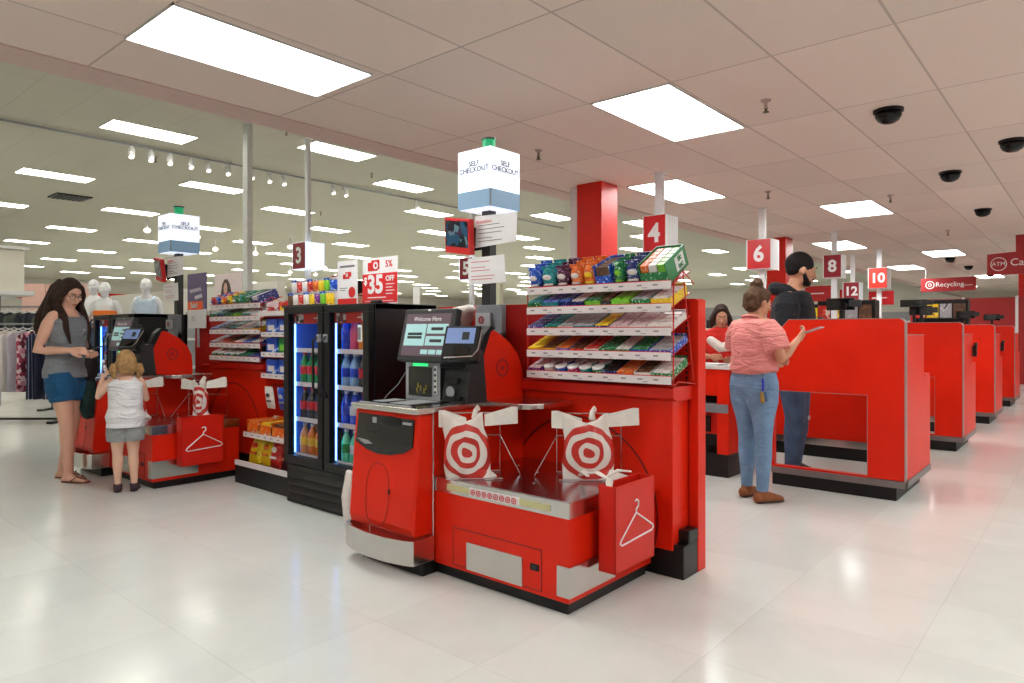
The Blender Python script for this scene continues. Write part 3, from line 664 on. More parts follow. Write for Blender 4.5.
# ------------------------------------------------------------------ drink coolers
COOLB = mat('cooler_inner_glow_blue', (70, 120, 215), .35, var=.05); LEDB = emit('cooler_led_strip', (100, 165, 255), 9.0)  # wall blue painted brighter to carry the glow inside the cooler
DOORG = mat('cooler_door_glass', (10, 14, 20), .03, var=0, spec=.7, alpha=.12)
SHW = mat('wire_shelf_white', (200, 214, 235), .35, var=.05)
def make_cooler(label):
    t = thing('drink_cooler', label, 'cooler', (-4.59, 2.77, 0), group='black two door drink coolers')
    W, D, H = 1.02, .56, 1.44; b = MB()
    b.box(0, .03, .02, D, .02, H, BLK).box(W-.03, W, .02, D, .02, H, BLK).box(0, W, D-.03, D, .02, H, BLK).box(0, W, .02, D, H-.04, H, BLK).box(0, W, .02, D, .02, .29, BLK)
    b.box(.03, .04, .04, D-.03, .29, H-.04, COOLB).box(W-.04, W-.03, .04, D-.03, .29, H-.04, COOLB).box(.03, W-.03, D-.04, D-.03, .29, H-.04, COOLB).box(.48, .54, .03, .10, .29, H-.04, BLK)
    b.build('cabinet', t, bevel=.004)
    g = MB().box(.01, W-.01, -.005, .02, .0, .275, BLK)
    for i in range(4): g.prism([(-.03, .035+i*.056), (-.005, .07+i*.056), (.0, .07+i*.056), (.0, .03+i*.056)], .06, W-.04, KICK, 'x')
    g.build('grille', t)
    for k, x in enumerate((.0, .515)):
        w_ = .505; d = MB(); e = .062
        d.box(x+.004, x+w_-.004, -.03, .015, .29, .35, BLK).box(x+.004, x+w_-.004, -.03, .015, 1.385, 1.435, BLK).box(x+.004, x+e+.004, -.03, .015, .35, 1.385, BLK).box(x+w_-e-.004, x+w_-.004, -.03, .015, .35, 1.385, BLK)
        do = d.build('door', t, bevel=.003)
        MB().box(x+e+.002, x+w_-e-.002, -.012, -.006, .348, 1.387, DOORG).build('glass_pane', do)
        hx = x+w_-.035 if k == 0 else x+.035
        s1 = 1 if k else -1
        MB().wire([(hx, -.03, 1.23), (hx+s1*.015, -.075, 1.19), (hx+s1*.015, -.075, .86), (hx, -.03, .80)], .009, BLK, n=8).box(hx-.012, hx+.012, -.05, -.028, 1.18, 1.235, LGRY).build('handle', do)
        hd = MB().box(x+e, x+w_-e, .018, .022, 1.31, 1.385, mat('header_red', (214, 30, 24), .4)).box(x+e+.02, x+e+.13, .015, .018, 1.315, 1.38, patterned('can_photo_print', ((60, 40, 40), (180, 150, 140), (230, 220, 220), (120, 30, 30)), 30))
        hd.box(x+w_-e-.12, x+w_-e-.02, .015, .018, 1.345, 1.352, WHT).box(x+w_-e-.075, x+w_-e-.068, .015, .018, 1.325, 1.375, WHT)
        hd.build('header_strip', t)
        for z in (1.12, .87, .61, .345):
            if k == 0 and z == 1.12: pass
            MB().box(x+e-.02, x+w_-e+.02, .05, D-.05, z-.012, z, SHW).box(x+e-.02, x+w_-e+.02, .042, .05, z-.02, z+.012, PRICE).build('shelf', t)
        MB().box(x+.050, x+.056, .03, .04, .36, 1.37, LEDB).box(x+w_-.056, x+w_-.050, .03, .04, .36, 1.37, LEDB).box(x+.06, x+w_-.06, .03, .05, 1.39, 1.396, LEDB).build('led_strip', t)  # side strips, plus a top strip added to brighten the bottles
    return t
cooler = make_cooler('black two door drink cooler with blue lit shelves behind the near kiosk')
MB().lathe([(.02, 0), (.025, .002), (.025, .11), (.02, .112)], WHT, 16, Matrix.Translation((.93, -.035, 1.185)) @ Matrix.Diagonal((.9, .2, 1, 1))).box(.915, .945, -.042, -.038, 1.2, 1.28, PINK).build('door_label', cooler)
cooler2 = place(copy_tree(cooler), (-8.52, 2.77, 0), 'farther black two door drink cooler, beyond the woman in denim shorts')
def bottle(name, label, body, lab, cap, loc, r=.038, h=.228, group=None, cat='bottle'):
    t = thing(name, label, cat, loc, group=group)
    MB().lathe([(r*.8, 0), (r, h*.04), (r*.96, h*.3), (r*.9, h*.42), (r, h*.55), (r*.98, h*.62), (r*.6, h*.8), (r*.36, h*.88), (r*.36, h*.93)], body, 12).build('bottle_body', t, smooth=True)
    MB().lathe([(r*.97, h*.30), (r*1.0, h*.31), (r*.96, h*.43), (r*1.02, h*.56), (r*.99, h*.57)], lab, 12).build('label', t, smooth=True)
    MB().lathe([(r*.42, h*.92), (r*.42, h), (r*.1, h)], cap, 10).build('cap', t)
    return t
def liq(n, c): return mat('drink_'+n, c, .08, var=0, spec=.8, coat=.5)
COLA = liq('cola', (34, 10, 10)); CLEARB = liq('clear', (130, 170, 210)); BLUED = liq('blue', (20, 60, 200)); PINKD = liq('pink', (225, 60, 110)); ORNG = liq('orange', (235, 120, 30)); PEACH = liq('peach', (230, 150, 90))
GREEND = liq('green', (20, 150, 70)); PURP = liq('purple', (90, 40, 150)); MINT = liq('mint', (90, 220, 170)); REDD = liq('red', (200, 30, 40))
LR = mat('drink_label_red', (205, 24, 34), .4); LB = mat('drink_label_blue', (30, 60, 190), .4); LW = mat('drink_label_white', (225, 225, 225), .4); LG = mat('drink_label_green', (30, 140, 60), .4); LY = mat('drink_label_yellow', (240, 190, 40), .4)
SHC = {1.12: 'top', .87: 'second', .61: 'third', .345: 'bottom'}
plan = {(0, 1.12): [], (0, .87): [(GREEND, LR, 'green')]*4, (0, .61): [(COLA, LR, 'dark cola')]*4, (0, .345): [(PEACH, LY, 'peach'), (ORNG, LY, 'orange'), (ORNG, LY, 'orange'), (PEACH, LR, 'pale orange')],
        (1, 1.12): [(BLUED, LB, 'blue'), (PINKD, PINKD, 'bright pink'), (ORNG, LY, 'orange'), (PURP, LB, 'purple')], (1, .87): [(CLEARB, LB, 'clear blue labelled'), (CLEARB, LB, 'clear blue labelled'), (COLA, LR, 'red labelled dark'), (COLA, LR, 'red labelled dark')],
        (1, .61): [(BLUED, LB, 'blue'), (BLUED, LW, 'white labelled blue'), (PURP, LR, 'purple'), (COLA, LB, 'blue labelled dark')], (1, .345): [(MINT, LG, 'mint green'), (MINT, LW, 'mint green'), (GREEND, LG, 'green'), (CLEARB, LG, 'clear')]}
for (k, z), row in plan.items():
    for i, (b, l, nm) in enumerate(row):
        x = -4.59+(.0 if k == 0 else .515)+.10+i*.098
        kind = 'bottle' if z != 1.12 else 'can'
        bottle('drink_bottle', '%s drink, %s from left, %s shelf, near cooler, %s door' % (nm, NUMW[i], SHC[z], ('left', 'right')[k]), b, l, (LR if l == LR else LW), (x, 2.86, z+.001), group='drinks in the near cooler')
        bottle('drink_bottle', 'drink bottle in the back row of the near cooler', b, l, LW, (x+.005, 2.95, z+.001), group='back rows of the near cooler')
for k in (0, 1):
    for z in (1.12, .87, .61, .345):
        for i in range(4):
            b, l = [(BLUED, LB), (CLEARB, LB), (PURP, LR), (REDD, LW), (CLEARB, LW)][(i*3+int(z*10)+k) % 5]
            bottle('drink_bottle', 'small blue lit drink bottle inside the farther cooler', b, l, LW, (-8.52+.515*k+.10+i*.098, 2.86, z+.001), group='drinks in the farther cooler')
# white plastic bag roll between cooler and kiosk
tag(MB().tube([(-3.62, 2.62, .04), (-3.625, 2.615, .2), (-3.61, 2.62, .36)], [(.028, .04), (.034, .05), (.015, .035)], FILM, n=12).build('plastic_bag', smooth=True), 'white plastic bag standing between the near cooler and the near scanner cabinet', 'plastic bag')

# ------------------------------------------------------------------ snack shelf between farther kiosk and near cooler
def make_snack(dx, label):
    t = thing('snack_shelf', label, 'shelf unit', (dx, 0, 0), group='snack shelf units beside the coolers')
    MB().box(-5.46, -4.62, 2.83, 3.33, 0, .145, BLK).box(-5.47, -4.615, 2.82, 2.832, .0, .15, KICK).build('base_deck', t, bevel=.003)
    MB().box(-5.46, -4.62, 3.28, 3.33, .14, 1.44, RED2).build('back_panel', t)
    MB().box(-5.46, -4.62, 3.03, 3.33, 1.385, 1.40, DGRY).box(-5.46, -4.615, 3.02, 3.03, 1.385, 1.425, PRICE).build('shelf', t)
    st = MB().box(-5.46, -4.615, 2.812, 2.83, .15, .19, PRICE); st.build('price_strip', t)
    for z, y in ((.40, 2.88), (.88, 3.04), (1.06, 3.04), (1.23, 3.04)):
        s_ = MB().box(-5.42, -4.62, y, 3.29, z-.015, z, DGRY).build('shelf', t)
        p = MB().box(-5.43, -4.615, y-.01, y, z-.02, z+.02, PRICE)
        for k in range(8): p.box(-5.40+k*.1, -5.37+k*.1, y-.0115, y-.0098, z-.003, z+.006, TAGM)
        p.build('price_strip', s_)
    hk = MB()
    for k in range(4): hk.wire([(-5.34+k*.2, 3.28, .80), (-5.34+k*.2, 3.06, .80)], .003, CHROME)
    hk.build('peg_hook', t)
    return t
make_snack(0, 'snack shelf unit with chip bags between the farther kiosk and near cooler')
def chipbag(c1, c2, loc, w_, h, label, lean=12, group='chip bags on the deck of the snack shelf', name='chip_bag', cat='snack bag', dz=.045):
    t = thing(name, label, cat, loc, group=group); t.rotation_euler = (-R(lean), 0, 0)
    m = MB(); N = 7; v = []
    prof = [(0, .002), (.06, .004), (.2, .8), (.5, 1), (.8, .8), (.94, .004), (1, .002)]
    for sgn in (-1, 1):
        for zf, th_ in prof:
            for i in range(9):
                u = i/8; v.append(((u-.5)*w_*(1 if .05 < zf < .95 else .97), sgn*dz*th_*math.sin(PI*min(max(u, .02), .98))**.6, zf*h))
    f = []
    for s1 in (0, 1):
        o = s1*63
        for a in range(6):
            for i in range(8): f.append((o+a*9+i, o+a*9+i+1, o+(a+1)*9+i+1, o+(a+1)*9+i))
    for i in range(8): f += [(i, i+1, 63+i+1, 63+i), (54+i, 54+i+1, 117+i+1, 117+i)]
    for a in range(6): f += [(a*9, (a+1)*9, 63+(a+1)*9, 63+a*9), (a*9+8, (a+1)*9+8, 63+(a+1)*9+8, 63+a*9+8)]
    m.poly(v, f, wrap(c1, 12), Matrix.Identity(4)); m.build('pouch', t, smooth=True)
    MB().ell((0, -dz*.90, h*.62), (w_*.24, .008, h*.10), wrap(c2, 26), None, 14, 8).box(-w_*.26, w_*.26, -dz*.95, -dz*.7, h*.32, h*.40, wrap(c2, 26)).build('printed_panel', t)
for i, (a, b, w_, nm) in enumerate((('yellow', 'red', .20, 'yellow chip bag'), ('yellow', 'orange', .17, 'golden chip bag'), ('red', 'white', .17, 'red and white snack bag'), ('maroon', 'orange', .17, 'dark maroon snack bag'), ('maroon', 'white', .16, 'maroon and white snack bag'))):
    chipbag(a, b, (-5.36+i*.165, 2.93+.012*(i % 2), .152), w_*.95, .235, '%s, %s from the left on the snack shelf deck' % (nm, NUMW[i]), lean=18 if i < 2 else 12)
for i, (a, b, nm) in enumerate((('orange', 'orange', 'plain orange'), ('orange', 'yellow', 'orange and yellow'), ('orange', 'brown', 'brown topped orange'), ('red', 'white', 'red and white'))):
    t = thing('candy_carton', '%s candy carton, %s from the left on the lowest snack shelf' % (nm, NUMW[i]), 'candy box', (-5.40+i*.195, 2.89, .402), group='cartons on the lowest snack shelf')
    MB().box(.0, .185, 0, .006, 0, .09, wrap(a, 18)).box(0, .006, 0, .25, 0, .12, wrap(a, 18)).box(.179, .185, 0, .25, 0, .12, wrap(a, 18)).box(0, .185, .244, .25, 0, .13, wrap(a, 18)).box(0, .185, 0, .25, 0, .005, wrap(a, 18)).build('carton', t)
    p = MB()
    for j in range(4): p.box(.01, .175, .012+j*.058, .062+j*.058, .006, .11, wrap(b, 40))
    p.build('packs', t, bevel=.003)
for i in range(4):
    chipbag(*(('white', 'black'), ('blue', 'silver'), ('black', 'white'), ('silver', 'yellow'))[i], (-5.34+i*.2, 3.075, .60), .13, .19, '%s hanging snack pouch, %s from left on the snack unit hooks' % (('white', 'blue', 'black', 'silver')[i], NUMW[i]), lean=-8, group='pouches hanging on the snack shelf hooks', name='snack_pouch', dz=.02)
cols = [['blue', 'blue', 'green', 'green'], ['blue', 'green', 'red', 'lime'], ['blue', 'blue', 'yellow', 'white'], ['pink', 'red', 'white', 'pink']]
for r_, (z, row) in enumerate(zip((1.23, 1.06, .88, 1.40), cols)):
    for i, c in enumerate(row):
        h_ = {1.23: .13, 1.06: .14, .88: .14, 1.40: .10}[z]
        t = thing('snack_package', '%s snack package, %s from left on the %s of the snack unit' % (c, NUMW[i], ('second shelf', 'third shelf', 'fourth shelf', 'top')[r_]), 'snack package', (-5.40+i*.195, 3.06, z+.001), group='packages on the upper snack shelves')
        MB().box(0, .17, 0, .05, 0, h_, wrap(c, 14)).build('pack', t, bevel=.006); MB().box(.03, .13, -.002, 0, h_*.25, h_*.6, wrap({'blue': 'white', 'green': 'lime', 'red': 'yellow'}.get(c, 'red'), 30)).build('printed_panel', t)
# gum cups on a counter tray with a white header
t = thing('cup_display', 'white cardboard display with a red sloping top edge behind the gum cups', 'display stand', (-4.99, 3.13, 1.442))
MB().box(0, .62, -.16, .12, 0, .014, WHT).box(0, .62, -.165, -.16, 0, .02, DGRY).build('tray', t)
MB().prism([(0, .014), (.62, .014), (.62, .30), (0, .20)], .10, .112, PAPER, 'y').build('header_card', t)
MB().prism([(0, .196), (.62, .296), (.62, .305), (0, .205)], .095, .114, RINK, 'y').build('red_edge', t)
cc = [['white', 'red', 'white', 'red', 'orange', 'yellow', 'lime', 'blue'], ['brown', 'white', 'red', 'white', 'yellow', 'purple', 'lime', 'yellow']]
for r_ in range(2):
    for i in range(8):
        c = cc[1-r_][i] if r_ == 0 else cc[0][i]
        g = thing('gum_cup', '%s gum cup, %s from the left in the %s row above the cooler' % (c, NUMW[i], ('lower', 'upper')[r_]), 'gum cup', (-4.945+i*.075, 3.03+.035*r_, 1.457+r_*.105), group='gum cups above the cooler')
        MB().lathe([(.026, 0), (.032, .005), (.034, .088), (.03, .092)], wrap(c, 24), 14).build('cup', g, smooth=True)
        MB().lathe([(.035, .086), (.036, .10), (.03, .103), (.005, .103)], wrap('silver', 30) if i % 3 else wrap('blue', 30), 14).build('lid', g)
# counter signs on the cooler
t = thing('counter_sign', 'white upright sign with a red bottom band standing on the cooler', 'sign', (-4.22, 3.04, 1.442))
MB().box(-.12, .12, 0, .006, .0, .335, PAPER).build('card', t); MB().box(-.115, .115, -.002, 0, .01, .055, RINK).build('red_band', t); MB().box(-.05, .03, -.002, 0, .20, .235, RINK).box(-.02, .05, -.003, 0, .215, .25, RINK).build('card_mark', t); MB().disc((.06, -.003, .10), .04, RINK).build('red_dot', t)
MB().box(-.09, .09, -.002, 0, .285, .30, PINK).box(-.09, -.0, -.002, 0, .13, .135, PINK).box(-.09, -.02, -.002, 0, .115, .12, PINK).build('grey_print', t)
MB().disc((.0, -.004, .228), .014, PAPER, r0=.007).build('ring_mark', t); MB().box(-.12, .12, -.05, .06, -.0, .006, LGRY).build('sign_foot', t)
t = thing('counter_sign', 'red and white $35 off sign standing on top of the near cooler', 'sign', (-3.79, 3.0, 1.442))
MB().box(-.19, .19, 0, .006, .0, .325, PAPER).build('card', t); MB().box(-.19, .19, -.002, 0, .012, .215, mat('sign_red', (216, 30, 36), .5, var=0)).build('red_field', t); MB().box(-.13, -.02, -.002, 0, .235, .295, RINK).box(-.09, .0, -.003, -.001, .245, .31, RINK).build('card_mark', t)
MB().disc((-.04, -.005, .272), .026, PAPER, r0=.013, th=.003).build('ring_mark', t)
text('35', .175, PAPER, (-.045, -.003, .135), parent=t, bold=.035, th=.001); text('$', .07, PAPER, (-.155, -.003, .165), parent=t, bold=.03, th=.001); text('OFF', .052, PAPER, (.115, -.003, .175), parent=t, bold=.03, th=.001)
text('5%', .065, RINK, (.10, -.001, .275), parent=t, bold=.01, th=.001)
m = MB()
for i in range(4): m.box(.07, .16-.02*(i % 2), -.003, -.001, .135-i*.022, .141-i*.022, PAPER)
m.box(-.13, .07, -.003, -.001, .045, .052, PAPER).box(-.16, .15, -.003, -.001, .022, .026, PAPER); m.build('small_print', t); MB().box(-.1, .1, -.04, .05, 0, .008, BLK).build('sign_foot', t)
tag(MB().tube([(-3.78, 2.93, 1.456), (-3.68, 2.92, 1.456)], .014, BLK).tube([(-3.46, 3.2, .9), (-3.46, 3.2, .91)], .001, BLK).build('tape_dispenser', bevel=0), 'small black object lying on top of the near cooler before the sign', 'dispenser')

# ------------------------------------------------------------------ lit checkout pylons
CUBE = emit('lit_white_cube', (232, 240, 255), .92); BAND = emit('lit_blue_grey_band', (110, 138, 162), .5); BEAC = emit('green_beacon_glass', (30, 150, 96), .6)
CUBEINK = mat('cube_print', (92, 84, 92), .6, var=0)
CCTV = patterned('camera_feed_print', ((16, 30, 44), (30, 70, 100), (60, 30, 60), (20, 20, 26), (90, 120, 130)), 22, .15)
def make_pylon(x, y, label):
    t = thing('checkout_pylon', label, 'lit sign pole', (x, y, 0), group='lit self checkout pylons')
    MB().box(-.035, .035, -.03, .03, 0, 2.06, DGRY).box(-.08, .08, -.035, .035, 0, .012, DGRY).build('pole', t)
    a = .14
    c = MB().box(-a, a, -a, a, 2.14, 2.40, CUBE).box(-a+.01, a-.01, -a+.01, a-.01, 2.028, 2.034, CUBE).build('light_cube', t)
    MB().box(-a-.001, a+.001, -a-.001, -a+.004, 2.03, 2.14, BAND).box(-a-.001, a+.001, a-.004, a+.001, 2.03, 2.14, BAND).box(-a-.001, -a+.004, -a, a, 2.03, 2.14, BAND).box(a-.004, a+.001, -a, a, 2.03, 2.14, BAND).box(a-.006, a+.002, -a-.002, -a+.006, 2.03, 2.14, GRY).build('cube_band', t)
    text('SELF\nCHECKOUT', .047, CUBEINK, (0, -a-.002, 2.29), parent=c, th=.0008, bold=.02); text('SELF\nCHECKOUT', .047, CUBEINK, (a+.002, 0, 2.29), '+x', parent=c, th=.0008, bold=.02)
    MB().lathe([(.048, 2.40), (.048, 2.412), (.042, 2.414), (.042, 2.482), (.048, 2.484), (.048, 2.495), (.01, 2.498)], BEAC, 20).lathe([(.049, 2.400), (.049, 2.41)], DGRY, 20).lathe([(.049, 2.484), (.049, 2.497), (.01, 2.499)], DGRY, 20).build('beacon', t)
    M = Matrix.Translation((-.165, -.10, 1.76)) @ Matrix.Rotation(R(-10), 4, 'Z') @ Matrix.Rotation(R(9), 4, 'Y') @ Matrix.Rotation(R(8), 4, 'X')
    d = MB().box(-.14, .14, -.02, .02, 0, .225, RINK, M).box(-.05, .12, .02, .05, .05, .17, BLK, M).tube([M @ Vector((.1, .04, .03)), Vector((-.02, 0, 1.80))], .012, BLK).build('camera_monitor', t, bevel=.004)
    MB().box(-.125, .125, -.023, -.019, .045, .21, CCTV, M).build('screen', d)
    MB().prism([(-.025, 1.785), (.315, 1.80), (.32, 1.975), (-.025, 1.985)], -.10, -.094, PAPER, 'y').build('notice_card', t)
    MB().prism([(-.075, 1.55), (.24, 1.555), (.225, 1.725), (-.08, 1.72)], -.112, -.106, PAPER, 'y').build('notice_card', t)
    text('Attention:', .034, RINK, (.05, -.101, 1.945), parent=t, th=.0005)
    m = MB()
    for i, (z, w_) in enumerate(((1.92, .18), (1.895, .22), (1.87, .2), (1.84, .12), (1.82, .2))): m.box(0, w_, -.1015, -.1, z, z+.004, PINK)
    for i, (z, w_) in enumerate(((1.69, .16), (1.655, .12), (1.635, .16), (1.60, .2), (1.58, .18))): m.box(-.05, -.05+w_, -.1135, -.112, z, z+.005, mat('pink_print', (214, 130, 140), .6, var=0))
    m.build('small_print', t)
    h = MB().box(-.02, .20, -.10, -.06, 1.10, 1.42, GRY).box(-.02, .20, -.13, -.06, 1.10, 1.25, GRY).tube([(.0, -.05, 1.3), (0, 0, 1.3)], .01, GRY).build('leaflet_holder', t, bevel=.004)
    MB().box(.0, .12, -.125, -.105, 1.28, 1.37, LGRY).disc((.05, -.1275, 1.325), .024, DRED, r0=.012).disc((.05, -.1275, 1.325), .006, DRED).build('leaflet_pack', h)
    return t
make_pylon(-2.99, 3.25, 'pole with a lit white self checkout cube above the near kiosk')
make_pylon(-6.95, 3.00, 'pole with a lit white self checkout cube above the farther kiosk')
tag(MB().tube([(-3.27, 3.24, 1.26), (-3.2, 3.22, 1.38), (-3.12, 3.2, 1.40)], [(.09, .04), (.10, .05), (.05, .03)], BAGP, n=12).tube([(-3.25, 3.24, 1.2), (-3.24, 3.24, 1.26)], .03, wrap('red', 14)).build('bag_roll', smooth=True), 'red and white crumpled bag behind the monitor of the near kiosk', 'plastic bag')

# ------------------------------------------------------------------ staffed lanes: partitions, end panels, belts, registers
EDGE = mat('grey_edge_trim', (158, 132, 130), .35, metal=.3)
def make_lane(y, i, labs, x0=-2.05, x1=-1.08, side=True):
    t = thing('lane_partition', labs[0], 'checkout partition', (0, y, 0), group='red partitions of the staffed lanes')
    T = .055
    p = MB(); ch = .14
    p.prism([(x0, .77), (x1, .77), (x1, 1.315), (x1-.012, 1.338), (x1-.035, 1.35), (x0+ch, 1.35), (x0, 1.35-ch*1.15)], 0, T, RED, 'y')
    p.box(-1.33, x1, 0, T, .155, .77, RED).box(x0, -1.33, 0, T, .148, .165, RED).box(x0, x0+.02, 0, T, .16, .77, RED)
    p.build('front_panel', t)
    e = MB().box(x0+ch, x1-.035, -.003, T+.003, 1.348, 1.354, EDGE).box(x1-.004, x1+.005, -.003, T+.003, .15, 1.315, EDGE).prism([(x0-.002, 1.35-ch*1.15), (x0+ch, 1.35), (x0+ch, 1.356), (x0-.006, 1.353-ch*1.15)], -.002, T+.002, EDGE, 'y').prism([(x1-.037, 1.348), (x1-.014, 1.337), (x1-.001, 1.315), (x1+.005, 1.315), (x1-.009, 1.341), (x1-.035, 1.355)], -.002, T+.002, EDGE, 'y')
    e.box(x0, -1.33, -.003, T+.002, .77, .774, EDGE).box(-1.333, -1.329, -.003, T, .165, .77, EDGE)
    e.build('edge_trim', t)
    MB().box(x0, x1+.008, -.006, .06, .10, .15, DSTEEL).box(x1-.05, x1+.008, .0, .97, .10, .15, DSTEEL).build('base_trim', t)
    MB().box(x0, x1-.06, .02, .12, 0, .10, KICK).box(x1-.12, x1-.062, .12, .9, 0, .10, KICK).build('kick_base', t)
    MB().box(x1-.05, x1, T, .71, .15, 1.225, RED).box(x1-.055, x1+.004, T, .71, 1.225, 1.231, EDGE).prism([(.71, .15), (.71, .88), (.74, .91), (.93, .91), (.97, .88), (.97, .15)], x1-.05, x1, RED, 'x').build('end_panel', t)
    u = thing('belt_counter', labs[1], 'checkout counter', (0, y+1.52, 0), group='red belt counters of the staffed lanes')
    MB().box(-3.2, -1.40, 0, .62, .19, .86, RED).build('counter_body', u, bevel=.004); MB().box(-3.22, -1.39, -.01, .63, .86, .90, DSTEEL).box(-3.2, -1.40, -.008, .61, .12, .19, STEEL).build('counter_trim', u)
    MB().box(-3.15, -1.50, .06, .56, .90, .906, BLK).build('belt', u); MB().box(-3.2, -1.44, .02, .6, 0, .12, KICK).build('kick_base', u)
labs = [('large red lane partition with a low opening, right of the pink shirted woman', 'red belt counter seen through the opening of the largest partition'),
 ('second red lane partition from the front, with a small opening at its left', 'red belt counter behind the second lane partition'),
 ('third red lane partition in the row toward the far wall', 'red belt counter behind the third lane partition'),
 ('fourth and farthest red lane partition before the far red wall', 'red belt counter behind the fourth lane partition')]
for i, y in enumerate((5.66, 8.43, 11.25, 14.1)): make_lane(y, i, labs[i])
# register counter left of the pink shirted woman
t = thing('register_counter', 'red register counter with a black drawer slot behind the end of the near partition', 'checkout counter', (-3.2, 5.62, 0))
MB().box(-1.2, .80, 0, .62, .70, .93, RED).box(-1.2, .80, .05, .6, .36, .56, RED2).box(.70, .806, -.006, .626, .2, .925, RED).build('counter_body', t, bevel=.004)
MB().box(-1.2, .82, -.02, .64, .93, .955, mat('counter_white_top', (222, 214, 212), .35)).build('counter_top', t)
MB().box(-1.2, .79, .02, .6, 0, .2, BLK).box(-1.2, .78, .10, .6, .26, .36, BLK).box(-1.2, .78, .1, .6, .62, .70, BLK).box(-.35, .35, -.012, 0, .82, .89, BLK).box(.1, .62, .02, .05, .38, .52, BLK).build('black_recess', t)
MB().box(-1.2, .80, -.01, .6, .555, .63, GRY).build('grey_shelf', t)
tag(MB().box(-2.72, -2.52, 5.68, 5.9, .958, .972, WHT).box(-2.9, -2.74, 5.7, 5.86, .958, .968, PAPER).build('paper_stack'), 'white papers lying on the register counter before the cashier', 'papers')
# registers with displays above the lanes
def register(x, y, z0, label, s_=1, rz=0, up=.14):
    t = thing('register_display', label, 'register', (x, y, z0), rz=rz, group='black register displays above the lanes')
    MB().box(-.09*s_, .09*s_, -.03, .03, 0, .02, BLK).tube([(0, 0, .01), (0, 0, .42+up)], .022, BLK).build('stand', t)
    MB().box(-.13*s_, .13*s_, -.05, -.02, .42+up, .54+up, BLK).box(-.09*s_, .08*s_, -.02, .03, .43+up, .53+up, BLK).box(.08*s_, .19*s_, -.06, -.03, .45+up, .52+up, DGRY).build('display', t, bevel=.005)
    MB().box(-.12*s_, .12*s_, -.053, -.05, .43+up, .53+up, GLASSK).build('screen', t)
    MB().box(-.30*s_, -.16*s_, -.06, .06, 0, .12, BLK).tube([(-.23*s_, 0, .12), (-.23*s_, 0, .34), (-.2*s_, .0, .46)], [.012, .02, .04], BLK).build('card_terminal', t, bevel=.006)
    return t
for i, (x, y, lab) in enumerate(((-1.95, 7.3, 'black register display just above the largest red partition'), (-1.75, 10.15, 'black register display above the second lane partition'), (-1.62, 12.95, 'black register display above the third lane partition'), (-1.55, 15.75, 'black register display above the fourth lane partition'))):
    register(x, y, .906, lab)
tag(MB().box(-1.55, -1.49, 10.2, 10.26, .906, .92, BLK).tube([(-1.52, 10.23, .92), (-1.52, 10.23, 1.12)], [.02, .035], BLK).build('phone_handset'), 'small black handset standing on the second belt counter', 'handset')
for i, (y, lab) in enumerate(((8.43, 'second'), (11.25, 'third'))):
    q = tag(MB().box(-1.07, -1.03, y+.60, y+.66, .98, 1.10, BLK).tube([(-1.05, y+.63, 1.0), (-1.04, y+.63, 1.12)], .018, DGRY).build('card_reader_handset'), 'black card reader clipped to the end panel of the %s partition' % lab, 'card reader')
# lane number posts
LITW = emit('lit_sign_white', (226, 236, 255), 1.0)
def lane_sign(num, x, y, zc, H_, label, wd=.26, ht=.37, col=DRED, lit=False, foot=True, fs=.26):
    WHT_ = LITW if lit else WHT
    t = thing('lane_sign', label, 'lane number sign', (x, y, 0), group='numbered lane signs')
    MB().box(-.04, .04, -.03, .03, 0 if foot else zc-ht/2-.3, H_, POST).box(-.07, .07, -.06, .06, H_-.008, H_, POST).build('post', t)
    a = wd/2
    b = MB().box(-a, a, -a*.9, a, zc-ht/2, zc+ht/2, WHT_)
    if not lit:
        for i in range(6): b.box(a, a+.004, -a*.8+i*.045, -a*.8+i*.045+.02, zc-ht/2, zc+ht/2, POST)
    bo = b.build('sign_box', t)
    MB().box(-a+.02, a-.004, -a*.9-.008, -a*.9, zc-ht/2+.01, zc+ht/2-.006, col).box(a-.002, a+.006, -a*.9, a, zc-ht/2-.006, zc-ht/2, WHT).build('number_plate', t)
    text(num, fs, WHT, (.008, -a*.9-.011, zc-.005), parent=t, bold=.03)
LRED = mat('lane_sign_red', (196, 22, 30), .35, var=.03); L10 = mat('lane_sign_bright_red', (226, 46, 30), .4)
lane_sign('4', -3.40, 6.26, 2.24, LZ, 'red lane number 4 sign on a hanging post right of the red column', col=LRED)
lane_sign('6', -3.36, 8.95, 2.26, LZ, 'red lane number 6 sign above the woman in the pink shirt', col=LRED, wd=.32, ht=.39, fs=.28)
lane_sign('8', -3.25, 11.75, 2.30, LZ, 'burgundy lane number 8 sign right of the man in the black hoodie', wd=.28)
lane_sign('10', -3.29, 14.9, 2.30, LZ, 'bright red lane number 10 sign above the largest partition', wd=.34, ht=.40, col=L10)
lane_sign('12', -3.95, 15.6, 2.10, LZ, 'dull burgundy lane number 12 sign lower between signs 8 and 10', wd=.32, ht=.38)
lane_sign('3', -9.50, 6.1, 2.44, HZ, 'dark purple red lane number 3 sign above the gum cups', wd=.36, ht=.42, lit=True, fs=.34)
lane_sign('5', -8.58, 8.87, 2.38, HZ, 'dark purple red lane number 5 sign below the camera monitor', wd=.34, ht=.40, lit=True, fs=.32)
lane_sign('13', -6.55, 11.6, 1.78, 3.9, 'small pale red lane number 13 sign just right of the near candy rack', wd=.26, ht=.26, fs=.16, col=LRED)
tag(MB().box(-9.57, -9.43, 5.05, 5.13, 0, HZ, mat('grey_post_paint', (226, 228, 226), .45)).build('ceiling_post'), 'tall grey square post between the farther candy rack and the high ceiling', 'post')
tag(MB().box(-14.45, -14.27, 12.6, 12.7, 0, 2.5, POST).build('ceiling_post'), 'thin white post far behind the near cooler', 'post')
